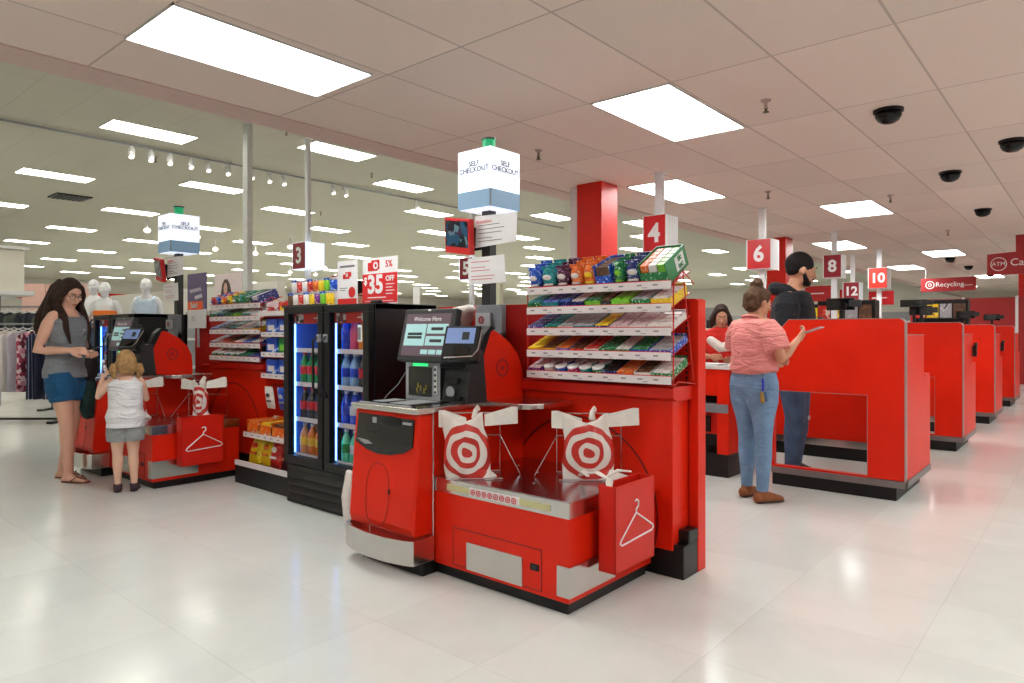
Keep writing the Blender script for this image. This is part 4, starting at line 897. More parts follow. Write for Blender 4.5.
tag(MB().box(-9.2, -9.0, 10.1, 10.2, 0, 2.2, mat('cream_post_paint', (216, 216, 190), .45)).build('ceiling_post'), 'cream post right beside the lane 5 post', 'post')
# structural columns
struct(MB().box(-4.37, -4.05, 6.18, 6.50, 0, LZ, RED2), 'wall_column_near', bevel=.003)
struct(MB().box(-4.37, -4.05, 11.85, 12.2, 0, LZ, RED2), 'wall_column_far', bevel=.003)
struct(MB().box(-4.55, -4.40, 6.30, 6.48, 0, LZ, POST), 'trim_3')
# ------------------------------------------------------------------ ceiling hardware
SMK = mat('smoked_dome', (6, 6, 7), .12, var=0, spec=.25)
for i, (x, y, lab) in enumerate(((-1.17, 5.57, 'large black camera dome at the upper right ceiling'), (-.56, 7.13, 'black camera dome cut by the right edge of the ceiling'), (-1.15, 8.14, 'second black camera dome down the ceiling row'), (-1.17, 10.88, 'third black camera dome, above the far red signs'), (-2.49, 17.6, 'tiny black camera dome touching the far panel light'), (-2.44, 20.0, 'tiny black camera dome right of the recycling sign top'), (-2.3, 23.0, 'smallest black camera dome near the far cash sign'))):
    t = thing('camera_dome', lab, 'security camera', (x, y, LZ), group='black camera domes on the low ceiling')
    MB().lathe([(.10, 0), (.10, -.02), (.09, -.022)], BLK, 24).build('mount_ring', t)
    MB().lathe([(.09, -.02), (.088, -.05), (.07, -.08), (.04, -.098), (.005, -.104)], SMK, 24).build('dome', t, smooth=True)
for i, (x, y, z, lab) in enumerate(((-1.77, 4.78, LZ, 'ceiling sprinkler between the second panel light and the first dome'), (-3.79, 4.77, LZ, 'ceiling sprinkler just right of the near lit cube'), (-1.88, 9.05, LZ, 'ceiling sprinkler above the lane 10 sign'), (-1.83, 12.75, LZ, 'far ceiling sprinkler left of the third dome'), (-2.9, 7.9, LZ, 'ceiling sprinkler above the lane 6 sign'),
        (-8.7, 2.3, HZ, 'high ceiling sprinkler at the upper left corner'), (-9.3, 5.6, HZ, 'high ceiling sprinkler left of the lane 3 post'), (-12.5, 5.0, HZ, 'high ceiling sprinkler above the strip light near the farther cube'), (-10.6, 8.2, HZ, 'high ceiling sprinkler above the near cooler'), (-15.0, 10.0, HZ, 'small high ceiling sprinkler beyond the lane 3 sign'), (-9.0, 12.4, HZ, 'small high ceiling sprinkler behind the near candy rack'))):
    t = thing('sprinkler', lab, 'sprinkler', (x, y, z), group='ceiling sprinklers')
    MB().lathe([(.035, 0), (.03, -.012), (.012, -.02), (.012, -.05), (.018, -.06)], mat('sprinkler_escutcheon', (170, 150, 140), .4, metal=.3), 14).build('escutcheon', t)
    MB().lathe([(.012, -.05), (.008, -.08), (.022, -.082), (.022, -.087), (.002, -.088)], mat('sprinkler_brass', (90, 70, 50), .4, metal=.6), 12).build('head', t)
# track with spot lamps under the high ceiling
t = thing('light_track', 'long thin ceiling track carrying the small spot lamps', 'light track', (-11.8, 0, HZ-.06))
MB().box(-.02, .02, -3, 16, 0, .03, LGRY).box(-.01, .01, 0, .02, .03, .06, LGRY).box(-.01, .01, 6, 6.02, .03, .06, LGRY).build('track_rail', t)
SPOT = emit('spot_lamp_face', (255, 246, 235), 2.2)
for i, (y, cl) in enumerate([(2.35, 0), (2.55, 0), (4.35, 0), (4.65, 0), (4.95, 0), (5.3, 0), (5.6, 0), (5.95, 0), (6.4, 1), (6.75, 1), (7.05, 1), (8.15, 1), (8.45, 1), (10.4, 1)]):
    t = thing('spot_lamp', 'small white spot lamp hanging from the long ceiling track', 'spot lamp', (-11.8, y, HZ-.06), group='spot lamps on the near track')
    MB().box(-.015, .015, -.02, .02, -.04, .0, WHT).tube([(0, 0, -.07), (.05, -.02, -.15)], .05, WHT, n=12).build('lamp_housing', t)
    MB().disc((0, 0, 0), .04, SPOT, 'z').build('lamp_face', t).matrix_local = Matrix.Translation((.083, -.033, -.20)) @ Matrix.Rotation(R(150), 4, 'Y')
for i in range(16):
    x = -19-3.0*(i//4)-random.random(); y = 7.6+(i % 4)*1.5+(i//4)*3.2
    t = thing('spot_lamp', 'glowing far spot lamp in a cluster under the high ceiling', 'spot lamp', (x, y, HZ-.001), group='far spot lamps')
    MB().box(-.02, .02, -.02, .02, -.25, 0, WHT).build('stem', t); MB().ell((0, 0, -.30), (.09, .09, .07), SPOT, None, 12, 8).build('lamp_face', t)
t = thing('ceiling_vent', 'dark square vent in the high ceiling above the woman in denim shorts', 'vent', (-17.6, 5.2, HZ-.001)); MB().box(-.35, .35, -.35, .35, -.03, 0, DGRY).build('vent_plate', t, bevel=.01)
m = MB()
for i in range(6): m.box(-.3, .3, -.28+i*.1, -.24+i*.1, -.045, -.03, BLK)
m.build('louvre', t)
# ------------------------------------------------------------------ hanging red signs and far red wall
HSR = mat('hanging_sign_red', (150, 16, 22), .5)
t = thing('hanging_sign', 'long dark red recycling sign hanging over the far lanes', 'hanging sign', (-3.46, 20, 2.27))
MB().box(0, 1.17, 0, .05, 0, .335, HSR).build('sign_board', t); MB().disc((.20, -.005, .165), .10, PAPER, r0=.08, th=.004).disc((.20, -.005, .165), .04, PAPER, r0=.025, th=.004).build('ring_mark', t)
text('Recycling', .16, PAPER, (.62, -.004, .165), parent=t); MB().box(.10, .11, .02, .03, .33, .6, POST).box(1.05, 1.06, .02, .03, .33, .6, POST).box(.9, 1.1, -.003, 0, .13, .14, PAPER).build('hanger', t)
t = thing('hanging_sign', 'stepped dark red cash machine sign at the right edge', 'hanging sign', (-1.345, 13, 2.14))
MB().prism([(0, 0), (1.24, 0), (1.24, .60), (.365, .60), (.365, .345), (0, .325)], 0, .04, HSR, 'y').build('sign_board', t); MB().disc((.15, -.005, .165), .105, PAPER, r0=.095, th=.004).build('ring_mark', t)
text('ATM', .085, PAPER, (.15, -.004, .165), parent=t); text('Cash', .155, PAPER, (.45, -.004, .18), parent=t); MB().box(.5, .51, .02, .03, .5, LZ-2.14, POST).box(1.1, 1.11, .02, .03, .5, LZ-2.14, POST).build('hanger', t)
for i, (x0, x1) in enumerate(((-3.75, -2.62), (-2.56, -1.54), (-1.48, -.3), (-.24, 1.1))):
    t = thing('wall_panel', '%s tall dark red wall panel behind the lanes, counting from the left' % NUMW[i], 'wall panel', (0, 20.3, 0), group='red wall panels behind the lanes')
    MB().box(x0, x1, 0, .06, 0, 2.09, mat('far_red_panel', (158, 20, 18), .5)).build('panel', t); MB().box(x1-.0, x1+.06, -.01, .07, 0, 2.12, PAPER).build('white_edge', t)
tag(MB().box(-1.5, -.9, 20.6, 21.2, 0, LZ, RED2).box(-1.35, -1.25, 20.58, 20.6, 2.15, 2.35, PAPER).build('red_column'), 'broad red column behind the right wall panels', 'column')

# ------------------------------------------------------------------ people
SKIN = mat('skin_fair', (222, 170, 146), .5, var=.05, scale=9); SKIN2 = mat('skin_tan', (200, 146, 116), .5, var=.05, scale=9); SKIN3 = mat('skin_light_child', (232, 184, 158), .5, var=.04, scale=9)
def hand(mb, w_, d, nrm, side, m, curl=35, spread=5, k=1.0):
    """palm, four fingers of unequal length and a thumb; d = along the hand, nrm = out of the palm"""
    d = Vector(d).normalized(); nrm = Vector(nrm); nrm = (nrm-d*nrm.dot(d)).normalized(); s1 = d.cross(nrm)*side; w_ = Vector(w_)
    mb.tube([w_, w_+d*.03*k, w_+d*.085*k], [(.024*k, .02*k), (.036*k, .016*k), (.040*k, .013*k)], m, n=12, up=s1)
    for i, (off, ln) in enumerate(((-.030, .062), (-.010, .072), (.010, .068), (.029, .054))):
        b = w_+d*.084*k+s1*off*k; a = math.radians(curl*.5); P_ = [b-d*.015*k, b]
        for seg, q in enumerate((.45, .32, .25)):
            dd = d*math.cos(a)+nrm*math.sin(a); P_.append(P_[-1]+dd*ln*q*k*1.1); a += math.radians(curl*.8)
        mb.tube(P_, [.0095*k, .0092*k, .0088*k, .008*k, .007*k], m, n=8)
    b = w_+d*.025*k-s1*.030*k
    mb.tube([b, b-s1*.018*k+d*.022*k+nrm*.008*k, b-s1*.022*k+d*.048*k+nrm*.02*k, b-s1*.016*k+d*.068*k+nrm*.03*k], [.013*k, .0115*k, .0105*k, .0085*k], m, n=8)
    return w_+d*.075*k+nrm*.022*k
def headM(c, yaw, pitch, k): return Matrix.Translation(c) @ Matrix.Rotation(-R(yaw), 4, 'Z') @ Matrix.Rotation(-R(pitch), 4, 'X') @ Matrix.Scale(k, 4)
def head(mb, M, m, ears=True):
    mb.ell((0, -.012, .022), (.076, .096, .096), m, M, 20, 14); mb.ell((0, .028, -.028), (.060, .066, .086), m, M, 20, 14); mb.ell((0, .060, -.094), (.030, .028, .022), m, M)
    mb.tube([(0, .088, .018), (0, .106, -.012), (0, .110, -.026)], [.008, .011, .014], m, n=8, M=M)
    mb.ell((0, .090, .030), (.042, .012, .010), m, M); mb.ell((0, .088, -.058), (.022, .012, .012), m, M)
    for s_i in (-1, 1):
        mb.ell((s_i*.040, .066, -.022), (.022, .022, .022), m, M)
        if ears: mb.ell((s_i*.078, -.004, -.012), (.010, .020, .030), m, M)
IRIS = mat('eye_dark', (40, 26, 20), .15, var=0); EYEW = mat('eye_white', (230, 224, 218), .3, var=0); LIPS = mat('lips', (176, 96, 90), .45, var=0)
def face(parent, M, hairm, lips=LIPS):
    e = MB()
    for s_i in (-1, 1):
        e.ell((s_i*.030, .0835, .010), (.0125, .009, .0048), EYEW, M, 12, 8).ell((s_i*.030, .0915, .009), (.005, .004, .0045), IRIS, M, 10, 6)
        e.tube([(s_i*.014, .101, .033), (s_i*.032, .099, .038), (s_i*.048, .084, .032)], [.003, .0035, .002], hairm, n=6, M=M)
    e.build('eyes_and_brows', parent, smooth=True)
    MB().ell((0, .098, -.054), (.021, .006, .0045), lips, M, 12, 8).ell((0, .098, -.062), (.018, .007, .005), lips, M, 12, 8).build('mouth', parent, smooth=True)
def person(name, label, cat, loc, heading, k, J, skin, build=1.0, head_yaw=0, head_pitch=0, head_k=1.0, hands=True, bare=False, group=None, vox=.0075, curl=40, hb=1.0, hips=1.0, facef=True, hairm=None):
    """J: joints of a 1.70 m figure facing +Y; k scales them"""
    D = dict(hipR=(.085, 0, .88), hipL=(-.085, 0, .88), knR=(.09, .02, .47), knL=(-.09, .02, .47), anR=(.09, 0, .08), anL=(-.09, 0, .08), shR=(.165, -.005, 1.375), shL=(-.165, -.005, 1.375),
             elR=(.23, -.02, 1.11), elL=(-.23, -.02, 1.11), wrR=(.24, .08, .87), wrL=(-.24, .08, .87), head=(0, .03, 1.585), toeR=(.10, .15, .02), toeL=(-.10, .15, .02), nR=(-1, 0, 0), nL=(1, 0, 0), lean=0)
    D.update(J); V = {a: (Vector(b)*k if isinstance(b, tuple) and a not in ('nR', 'nL') else b) for a, b in D.items()}
    t = thing(name, label, cat, loc, rz=-R(heading), group=group); mb = MB(); b_ = build
    def leg(s_, add=0, m=None, mb_=mb, z_to=0, fl=1.0):
        h, kn, an = V['hip'+s_], V['kn'+s_], V['an'+s_]
        mb_.tube([h+Vector((0, 0, .03*k)), h.lerp(kn, .25), h.lerp(kn, .6), kn, kn.lerp(an, .3), kn.lerp(an, .7), an], [q*k*b_**.7+add for q in (.092*hips, .088*hips, .070, .054, .056, .042, .034)], m or skin, n=14)
    for s_ in 'RL':
        leg(s_)
        an, to = V['an'+s_], V['toe'+s_]; d = (to-an); d.z = 0; d.normalize(); hl = an-d*.035*k; hl.z = an.z-.055*k
        mb.tube([an, an-Vector((0, 0, .03*k))], .034*k, skin, n=10)
        z0 = an.z-.08*k
        mb.tube([Vector((hl.x, hl.y, z0+.03*k)), Vector((an.x, an.y, z0+.035*k))+d*.03*k, Vector((an.x, an.y, z0+.025*k))+d*.11*k, Vector((an.x, an.y, z0+.016*k))+d*.16*k], [(.030*k, .028*k), (.034*k, .034*k), (.042*k, .022*k), (.036*k, .013*k)], skin, n=12, up=(-d.y, d.x, 0))
    lean = Vector((0, D['lean'], 0))
    tz = [(.80, .090*hips, .070), (.86, .145*hips, .108), (.93, .160*hips, .118), (1.03, .130*hips, .100), (1.14, .130, .100), (1.26, .150, .108), (1.34, .155, .098), (1.40, .105, .070)]
    TP = [Vector((0, 0, z))*k+lean*max(0, (z-.9)/.5) for z, _, _ in tz]; TR = [(a*k*b_, c*k*b_) for _, a, c in tz]
    mb.tube(TP, TR, skin, n=22, up=(1, 0, 0))
    hc = V['head']+lean; nb = Vector((0, -.01, 1.40))*k+lean
    mb.tube([nb, nb.lerp(hc, .5), hc-Vector((0, .01, .02))*k], [.058*k*b_**.5, .050*k*b_**.5, .048*k], skin, n=14)
    HM = headM(hc, head_yaw, head_pitch, k*head_k); head(mb, HM, skin)
    grip = {}
    for s_, sd in (('R', 1), ('L', -1)):
        sh = V['sh'+s_]+lean; el = V['el'+s_]+lean; wr = V['wr'+s_]+lean; q = k*b_**.6
        mb.tube([sh-Vector((sd*.03*k, 0, 0)), sh.lerp(el, .25), sh.lerp(el, .7), el, el.lerp(wr, .3), wr], [.052*q, .048*q, .040*q, .036*q, .036*q, .024*k], skin, n=12)
        if hands: grip[s_] = hand(mb, wr, (wr-el), D['n'+s_], sd, skin, curl=curl, k=k*hb)
    bo = remesh(mb, 'body', skin, vox, t)
    if facef: face(t, HM, hairm or IRIS)
    return dict(t=t, V=V, k=k, HM=HM, TP=TP, TR=TR, leg=leg, lean=lean, grip=grip, b=b_, hips=hips)
def trousers(p, m, hem=1.0, add=.012, flare=0, name='jeans', vox=.0075, waist=1.03):
    mb = MB(); V, k = p['V'], p['k']
    for s_ in 'RL':
        h, kn, an = V['hip'+s_], V['kn'+s_], V['an'+s_]
        path = [h+Vector((0, 0, .03*k)), h.lerp(kn, .25), h.lerp(kn, .6), kn, kn.lerp(an, .3), kn.lerp(an, .7), an]; rr = [.092*p['hips'], .088*p['hips'], .070, .054, .056, .042, .036]
        n = {1.0: 7, .5: 3, .3: 2}.get(hem, 7); pts = path[:n]; r_ = [q*k*p['b']**.7+add+(flare*i/n) for i, q in enumerate(rr[:n])]
        if hem < 1: pts[-1] = h.lerp(kn, hem)
        if hem < 1: mb.tube(pts, r_, m, n=16, cap=False)
        else: mb.tube(pts, r_, m, n=16, cap=False)
    mb.tube([Vector((0, 0, z))*k+p['lean']*max(0, (z-.9)/.5) for z in (.84, .93, waist)], [(a*k*p['b']*p['hips']+add*.9, c*k*p['b']+add*.9) for a, c in ((.150, .110), (.160, .118), (.138, .106))], m, n=22, up=(1, 0, 0), cap=False)
    c0 = (V['hipR']+V['hipL'])/2; mb.ell((c0.x, c0.y, .83*k), (.13*k*p['b'], .105*k*p['b'], .07*k), m)
    return remesh(mb, name, m, vox, p['t'], smooth=2)
def top(p, m, hem=.90, add=.014, sleeve=0, loose=0, name='shirt', vox=.0075, straps=False, hemr=None, neckz=1.40):
    mb = MB(); k = p['k']
    zz = [.80, .86, .93, 1.03, 1.14, 1.26, 1.34, 1.40]; P_ = []; R_ = []
    P_.append(Vector((0, 0, hem))*k+p['lean']*max(0, (hem-.9)/.5)); R_.append((hemr or (.158*p['hips']*k*p['b']+add+loose, .118*k*p['b']+add+loose)))
    for z, a, r_ in zip(zz, p['TP'], p['TR']):
        if z == 1.40 and not straps: r_ = (r_[0]*1.20, r_[1]*1.15); a = a+Vector((0, -.004, .006*k))
        if z <= hem+.02: continue
        if straps and z > 1.36: continue
        if z > neckz: continue
        P_.append(a); R_.append((r_[0]+add+loose*(.9 if z < 1.2 else .3), r_[1]+add+loose*(.9 if z < 1.2 else .3)))
    if straps: P_.append(p['TP'][7]-Vector((0, 0, .022*k))); R_.append((.118*k*p['b']+add, .080*k*p['b']+add))
    elif neckz > 1.39: P_ += [p['TP'][7]+Vector((0, -.012, .032))*k, p['TP'][7]+Vector((0, -.012, .045))*k]; R_ += [(.090*k, .078*k), (.070*k, .064*k)]
    mb.tube(P_, R_, m, n=26, up=(1, 0, 0), cap=False)
    for s_, sd in (('R', 1), ('L', -1)):
        sh = p['V']['sh'+s_]+p['lean']; el = p['V']['el'+s_]+p['lean']; wr = p['V']['wr'+s_]+p['lean']; q = k*p['b']**.6
        if straps:
            mb.tube([p['TP'][5]+Vector((sd*.085*k, .085*k, .02)), p['TP'][6]+Vector((sd*.105*k, .06*k, .035*k)), p['TP'][7]+Vector((sd*.105*k, 0, .018*k)), p['TP'][6]+Vector((sd*.10*k, -.07*k, .03*k)), p['TP'][5]+Vector((sd*.08*k, -.095*k, .02))], .030*k, m, n=8)
        elif sleeve == 1: mb.tube([sh-Vector((sd*.04*k, 0, 0)), sh.lerp(el, .3), sh.lerp(el, .72)], [.060*q+add, .060*q+add+loose*.5, .060*q+add+loose*.6], m, n=16, cap=False)
        elif sleeve == 2: mb.tube([sh-Vector((sd*.04*k, 0, 0)), sh.lerp(el, .3), el, el.lerp(wr, .5), wr], [.060*q+add, .058*q+add+loose*.5, .050*q+add+loose*.5, .044*q+add+loose*.4, .034*q+add], m, n=16, cap=False)
    return remesh(mb, name, m, vox, p['t'], smooth=3)
def cap_hair(mb, M, m, front=.07, drop=.0):
    front -= .008
    mb.ell((0, -.022, .032), (.084, .100, .098), m, M, 22, 14); mb.ell((0, -.055, -.02-drop), (.076, .062, .075), m, M, 20, 12)
    mb.tube([(-.070, .035, .05), (-.04, front, .098), (0, front+.006, .108), (.04, front, .098), (.070, .035, .05)], .010, m, n=8, M=M)
HAIRB = mat('dark_brown_hair', (52, 34, 26), .72, spec=.25, var=.35, scale=30, bump=.6); HAIRL = mat('blonde_hair', (158, 122, 78), .72, spec=.25, var=.3, scale=34, bump=.6); HAIRM = mat('highlighted_brown_hair', (84, 60, 42), .72, spec=.25, var=.5, scale=38, bump=.6); HAIRK = mat('black_hair', (18, 14, 13), .72, spec=.25, var=.2, scale=60, bump=.6)
DEN = mat('light_blue_denim', (110, 142, 176), .8, var=.16, scale=9, bump=.4); DEN2 = mat('mid_blue_denim', (72, 96, 128), .8, var=.18, scale=9, bump=.4); DENS = mat('teal_blue_denim', (12, 78, 122), .8, var=.12, scale=8, bump=.3)
def creases(m, s_=1.0):   # cloth folds in the normal
    nt = m.node_tree; b = nt.nodes['Principled BSDF']; tc = nt.nodes.new('ShaderNodeTexCoord'); w_ = nt.nodes.new('ShaderNodeTexNoise'); w_.inputs['Scale'].default_value = 6; w_.inputs['Distortion'].default_value = 1.6
    mp = nt.nodes.new('ShaderNodeMapping'); mp.inputs['Scale'].default_value = (1, 1, 3); nt.links.new(tc.outputs['Object'], mp.inputs[0]); nt.links.new(mp.outputs[0], w_.inputs['Vector'])
    bp = nt.nodes.new('ShaderNodeBump'); bp.inputs['Strength'].default_value = .8*s_; bp.inputs['Distance'].default_value = .03; nt.links.new(w_.outputs['Fac'], bp.inputs['Height']); nt.links.new(bp.outputs[0], b.inputs['Normal']); return m
for q in (DEN, DEN2): creases(q, .8)
# --- woman in denim shorts
p = person('person', 'woman with long brown hair in a grey tank top and denim shorts holding a phone', 'person', (-6.60, 1.925, 0), 56, 1.0,
  dict(hipR=(.085, .01, .88), knR=(.085, .07, .47), anR=(.07, .075, .08), toeR=(.07, .22, .02), knL=(-.085, -.02, .47), anL=(-.08, -.11, .08), toeL=(-.08, .04, .02), elR=(.235, -.07, 1.10), wrR=(.17, .17, 1.10), elL=(-.225, .0, 1.10), wrL=(-.03, .21, 1.06), nR=(-.6, 0, -.5), nL=(.4, 0, .6), head=(0, .035, 1.575)),
  SKIN, build=1.0, head_yaw=22, head_pitch=26, hips=1.08, hairm=HAIRB)
creases(mat('grey_tank_cotton', (126, 130, 136), .8, var=.05))
top(p, MC['grey_tank_cotton'], hem=.87, straps=True, name='tank_top', add=.024, loose=.008)
trousers(p, creases(DENS, .6), hem=.5, add=.02, flare=.012, name='denim_shorts', waist=.94)
h = MB(); M = p['HM']; cap_hair(h, M, HAIRB, front=.066)
for s_i in (-1, 1):
    for q in range(7):
        y = .045-.026*q; w1 = .012*math.sin(q*2.1)
        h.tube([M @ Vector((s_i*.060, y*.9, .075)), M @ Vector((s_i*.088, y-.01, .0)), M @ Vector((s_i*(.092+w1), y-.02, -.09)), Vector((s_i*(.115+w1), .075-.040*q, 1.38)), Vector((s_i*(.125-w1), .10-.045*q, 1.27)), Vector((s_i*(.10+w1), .12-.05*q, 1.15+.012*q))], [.014, .022, .024, .026, .024, .007], HAIRB, n=8)
for q in range(6): x = -.075+.03*q; h.tube([M @ Vector((x*.8, -.09, .05)), M @ Vector((x, -.115, -.03)), Vector((x*1.3, -.10, 1.42)), Vector((x*1.4, -.125, 1.30)), Vector((x*1.3, -.12, 1.16))], [.02, .028, .03, .028, .008], HAIRB, n=8)
remesh(h, 'hair', HAIRB, .008, p['t'])
g = MB()
for s_i in (-1, 1):
    g.wire([M @ Vector((s_i*.032+.022*math.cos(a), .104-abs(math.cos(a))*.004, .006+.021*math.sin(a))) for a in [2*PI*i/16 for i in range(17)]], .0018, BLK)
    g.wire([M @ Vector((s_i*.054, .098, .01)), M @ Vector((s_i*.078, .0, .01))], .0016, BLK)
g.wire([M @ Vector((-.011, .106, .01)), M @ Vector((.011, .106, .01))], .0016, BLK); g.build('glasses', p['t'])
fl = MB()
for s_ in 'RL':
    an = p['V']['an'+s_]; d = (p['V']['toe'+s_]-an); d.z = 0; d.normalize(); n_ = Vector((-d.y, d.x, 0))
    q = Vector((an.x, an.y, .008)); fl.tube([q-d*.045, q+d*.04, q+d*.12, q+d*.17], [(.032, .008), (.034, .008), (.046, .008), (.036, .008)], mat('flip_flop_brown', (120, 60, 50), .6), n=12, up=n_)
    fl.wire([q+d*.16+Vector((0, 0, .02)), q+d*.10+n_*.035+Vector((0, 0, .05)), q+d*.05+n_*.045+Vector((0, 0, .012))], .005, MC['flip_flop_brown']); fl.wire([q+d*.16+Vector((0, 0, .02)), q+d*.10-n_*.035+Vector((0, 0, .05)), q+d*.05-n_*.045+Vector((0, 0, .012))], .005, MC['flip_flop_brown'])
fl.build('flip_flops', p['t'])
def world(p, v): return Matrix.Translation(p['t'].location) @ Matrix.Rotation(p['t'].rotation_euler.z, 4, 'Z') @ Vector(v)
def held(mb, p, name, label, cat, v, rz=0, bevel=0, smooth=False, rx=0):
    o = mb.build(name, bevel=bevel, smooth=smooth); o.location = world(p, v); o.rotation_euler = (rx, 0, p['t'].rotation_euler.z+rz); return tag(o, label, cat)
held(MB().box(-.036, .036, -.075, .075, -.005, .005, BLK).box(-.032, .032, -.07, .07, .005, .006, GLASSK), p, 'phone', 'black phone held by the woman in denim shorts', 'phone', (.09, .30, 1.115), rx=R(12), bevel=.002)
held(MB().tube([(0, 0, .12), (0, .01, 0), (0, 0, -.12)], [(.02, .04), (.05, .09), (.03, .07)], mat('black_leather', (20, 18, 20), .5, bump=.4, var=.2), n=14).wire([(0, 0, .12), (-.06, -.08, .30), (-.05, -.02, .38)], .008, MC['black_leather']), p, 'handbag', 'black handbag hanging from the arm of the woman in denim shorts', 'handbag', (-.12, .12, .98), smooth=True)
held(MB().tube([(0, 0, .16), (0, .01, 0), (0, -.01, -.20), (0, 0, -.26)], [(.02, .045), (.04, .07), (.05, .075), (.04, .07)], creases(mat('dark_green_cloth', (18, 46, 42), .85)), n=14), p, 'jacket', 'dark green jacket hanging beside the denim shorts of the standing woman', 'jacket', (-.14, .09, .80), smooth=True)
# --- small child
p = person('person', 'small blond child in a white sleeveless top and grey shorts, seen from behind', 'person', (-5.79, 2.09, 0), -64, .635,
  dict(knR=(.085, .0, .46), knL=(-.085, .01, .46), hipR=(.08, 0, .80), hipL=(-.08, 0, .80), anR=(.095, 0, .10), anL=(-.085, .02, .10), elL=(-.30, .06, 1.17), wrL=(-.27, .20, 1.40), elR=(.22, .08, 1.13), wrR=(.13, .30, 1.25), nL=(0, 0, 1), nR=(-1, 0, 0), head=(0, .02, 1.585)),
  SKIN3, build=1.12, head_k=1.28, head_pitch=10, head_yaw=-12, hips=1.0, vox=.006, hb=1.0, hairm=HAIRL)
top(p, creases(mat('white_cotton_top', (238, 236, 238), .85, var=.03)), hem=.80, name='sleeveless_top', add=.012, loose=.018, vox=.006, straps=True, hemr=(.135, .115))
trousers(p, creases(mat('heather_grey_shorts', (150, 152, 152), .9, var=.08)), hem=.5, add=.018, flare=.02, name='shorts', vox=.006, waist=.98)
h = MB(); M = p['HM']; cap_hair(h, M, HAIRL, front=.062, drop=.02)
for s_i in (-1, 1):
    h.tube([M @ Vector((s_i*.07, -.05, -.02)), M @ Vector((s_i*.105, -.065, -.03)), M @ Vector((s_i*.115, -.065, -.09)), M @ Vector((s_i*.10, -.06, -.15))], [.012, .026, .032, .012], HAIRL, n=10)
for q in range(6): h.tube([M @ Vector((-.06+.024*q, -.085, .03)), M @ Vector((-.066+.026*q, -.10, -.05)), M @ Vector((-.05+.02*q, -.085, -.105))], [.02, .022, .012], HAIRL, n=8)
remesh(h, 'hair', HAIRL, .006, p['t'])
def shoes(p, m, name='shoe', heel=.012, h_=.06, k=None, low=True):
    k = k or p['k']
    for s_ in 'RL':
        an = p['V']['an'+s_]; d = (p['V']['toe'+s_]-an); d.z = 0; d.normalize(); n_ = Vector((-d.y, d.x, 0)); q = Vector((an.x, an.y, 0)); mb = MB()
        mb.tube([q-d*.045*k+Vector((0, 0, .045*k)), q+d*.03*k+Vector((0, 0, .05*k)), q+d*.11*k+Vector((0, 0, .036*k)), q+d*.165*k+Vector((0, 0, .028*k))], [(.036*k, .040*k), (.041*k, .046*k), (.049*k, .032*k), (.040*k, .022*k)], m, n=14, up=n_)
        mb.tube([q+Vector((0, 0, .05*k)), q+Vector((0, 0, (.06+h_)*k))], .045*k, m, n=14, cap=False)
        o = remesh(mb, name, m, .006, p['t'], smooth=2)
        sb = MB(); sb.tube([q-d*.045*k+Vector((0, 0, .012*k)), q+d*.04*k+Vector((0, 0, .012*k)), q+d*.12*k+Vector((0, 0, .010*k)), q+d*.175*k+Vector((0, 0, .012*k))], [(.038*k, .011*k), (.040*k, .011*k), (.050*k, .010*k), (.040*k, .010*k)], mat('shoe_sole_dark', (60, 40, 34), .7), n=14, up=n_); sb.build('sole', o, smooth=True)
shoes(p, mat('dark_plum_canvas', (66, 44, 54), .7), h_=.03, k=.70)
g0 = world(p, p['grip']['L'])
t = tag(MB().box(-.012, .012, -.01, .01, -.04, .05, patterned('toy_print', ((150, 160, 190), (230, 230, 240), (90, 70, 90)), 60)).ell((0, 0, .06), (.012, .012, .014), WHT).build('small_toy', loc=g0+Vector((0, 0, .02))), 'small pale toy held up in the left hand of the child', 'toy')
# --- woman in the pink shirt
p = person('person', 'woman with a brown bun in a pink short sleeved shirt and jeans, seen from behind', 'person', (-1.955, 5.035, 0), 22, .945,
  dict(anR=(.105, -.02, .09), toeR=(.13, .13, .02), anL=(-.10, .03, .09), toeL=(-.11, .19, .02), knR=(.10, .0, .48), knL=(-.10, .03, .48), elR=(.27, .0, 1.11), wrR=(.25, .21, 1.27), elL=(-.24, .06, 1.12), wrL=(-.04, .24, 1.10), nR=(-.7, .2, .4), head=(.012, .040, 1.555)),
  SKIN2, build=1.12, head_yaw=10, head_pitch=16, hips=1.18, curl=45, hairm=HAIRM)
top(p, creases(mat('pink_shirt_cotton', (226, 142, 138), .85, var=.05), 1.2), hem=.995, sleeve=1, loose=.026, add=.014, name='shirt', hemr=(.160, .135))
trousers(p, DEN, add=.005, name='jeans', waist=1.02)
h = MB(); M = p['HM']; cap_hair(h, M, HAIRM, front=.06, drop=.005)
h.ell((0, -.060, .130), (.048, .046, .044), HAIRM, M)
for q in range(7): a = q*.9; h.tube([M @ Vector((.035*math.cos(a), -.055+.035*math.sin(a), .105)), M @ Vector((.045*math.cos(a+.5), -.055+.042*math.sin(a+.5), .135)), M @ Vector((.02*math.cos(a+1.2), -.055+.02*math.sin(a+1.2), .18))], [.012, .014, .006], HAIRM, n=8)
for q in range(8): a = -1.0+q*.29; h.tube([M @ Vector((.078*math.sin(a), -.06-.045*math.cos(a), -.055)), M @ Vector((.078*math.sin(a), -.045-.078*math.cos(a), .03)), M @ Vector((.03*math.sin(a), -.055-.03*math.cos(a), .105))], [.008, .014, .012], HAIRM, n=8)
remesh(h, 'hair', HAIRM, .0065, p['t'])
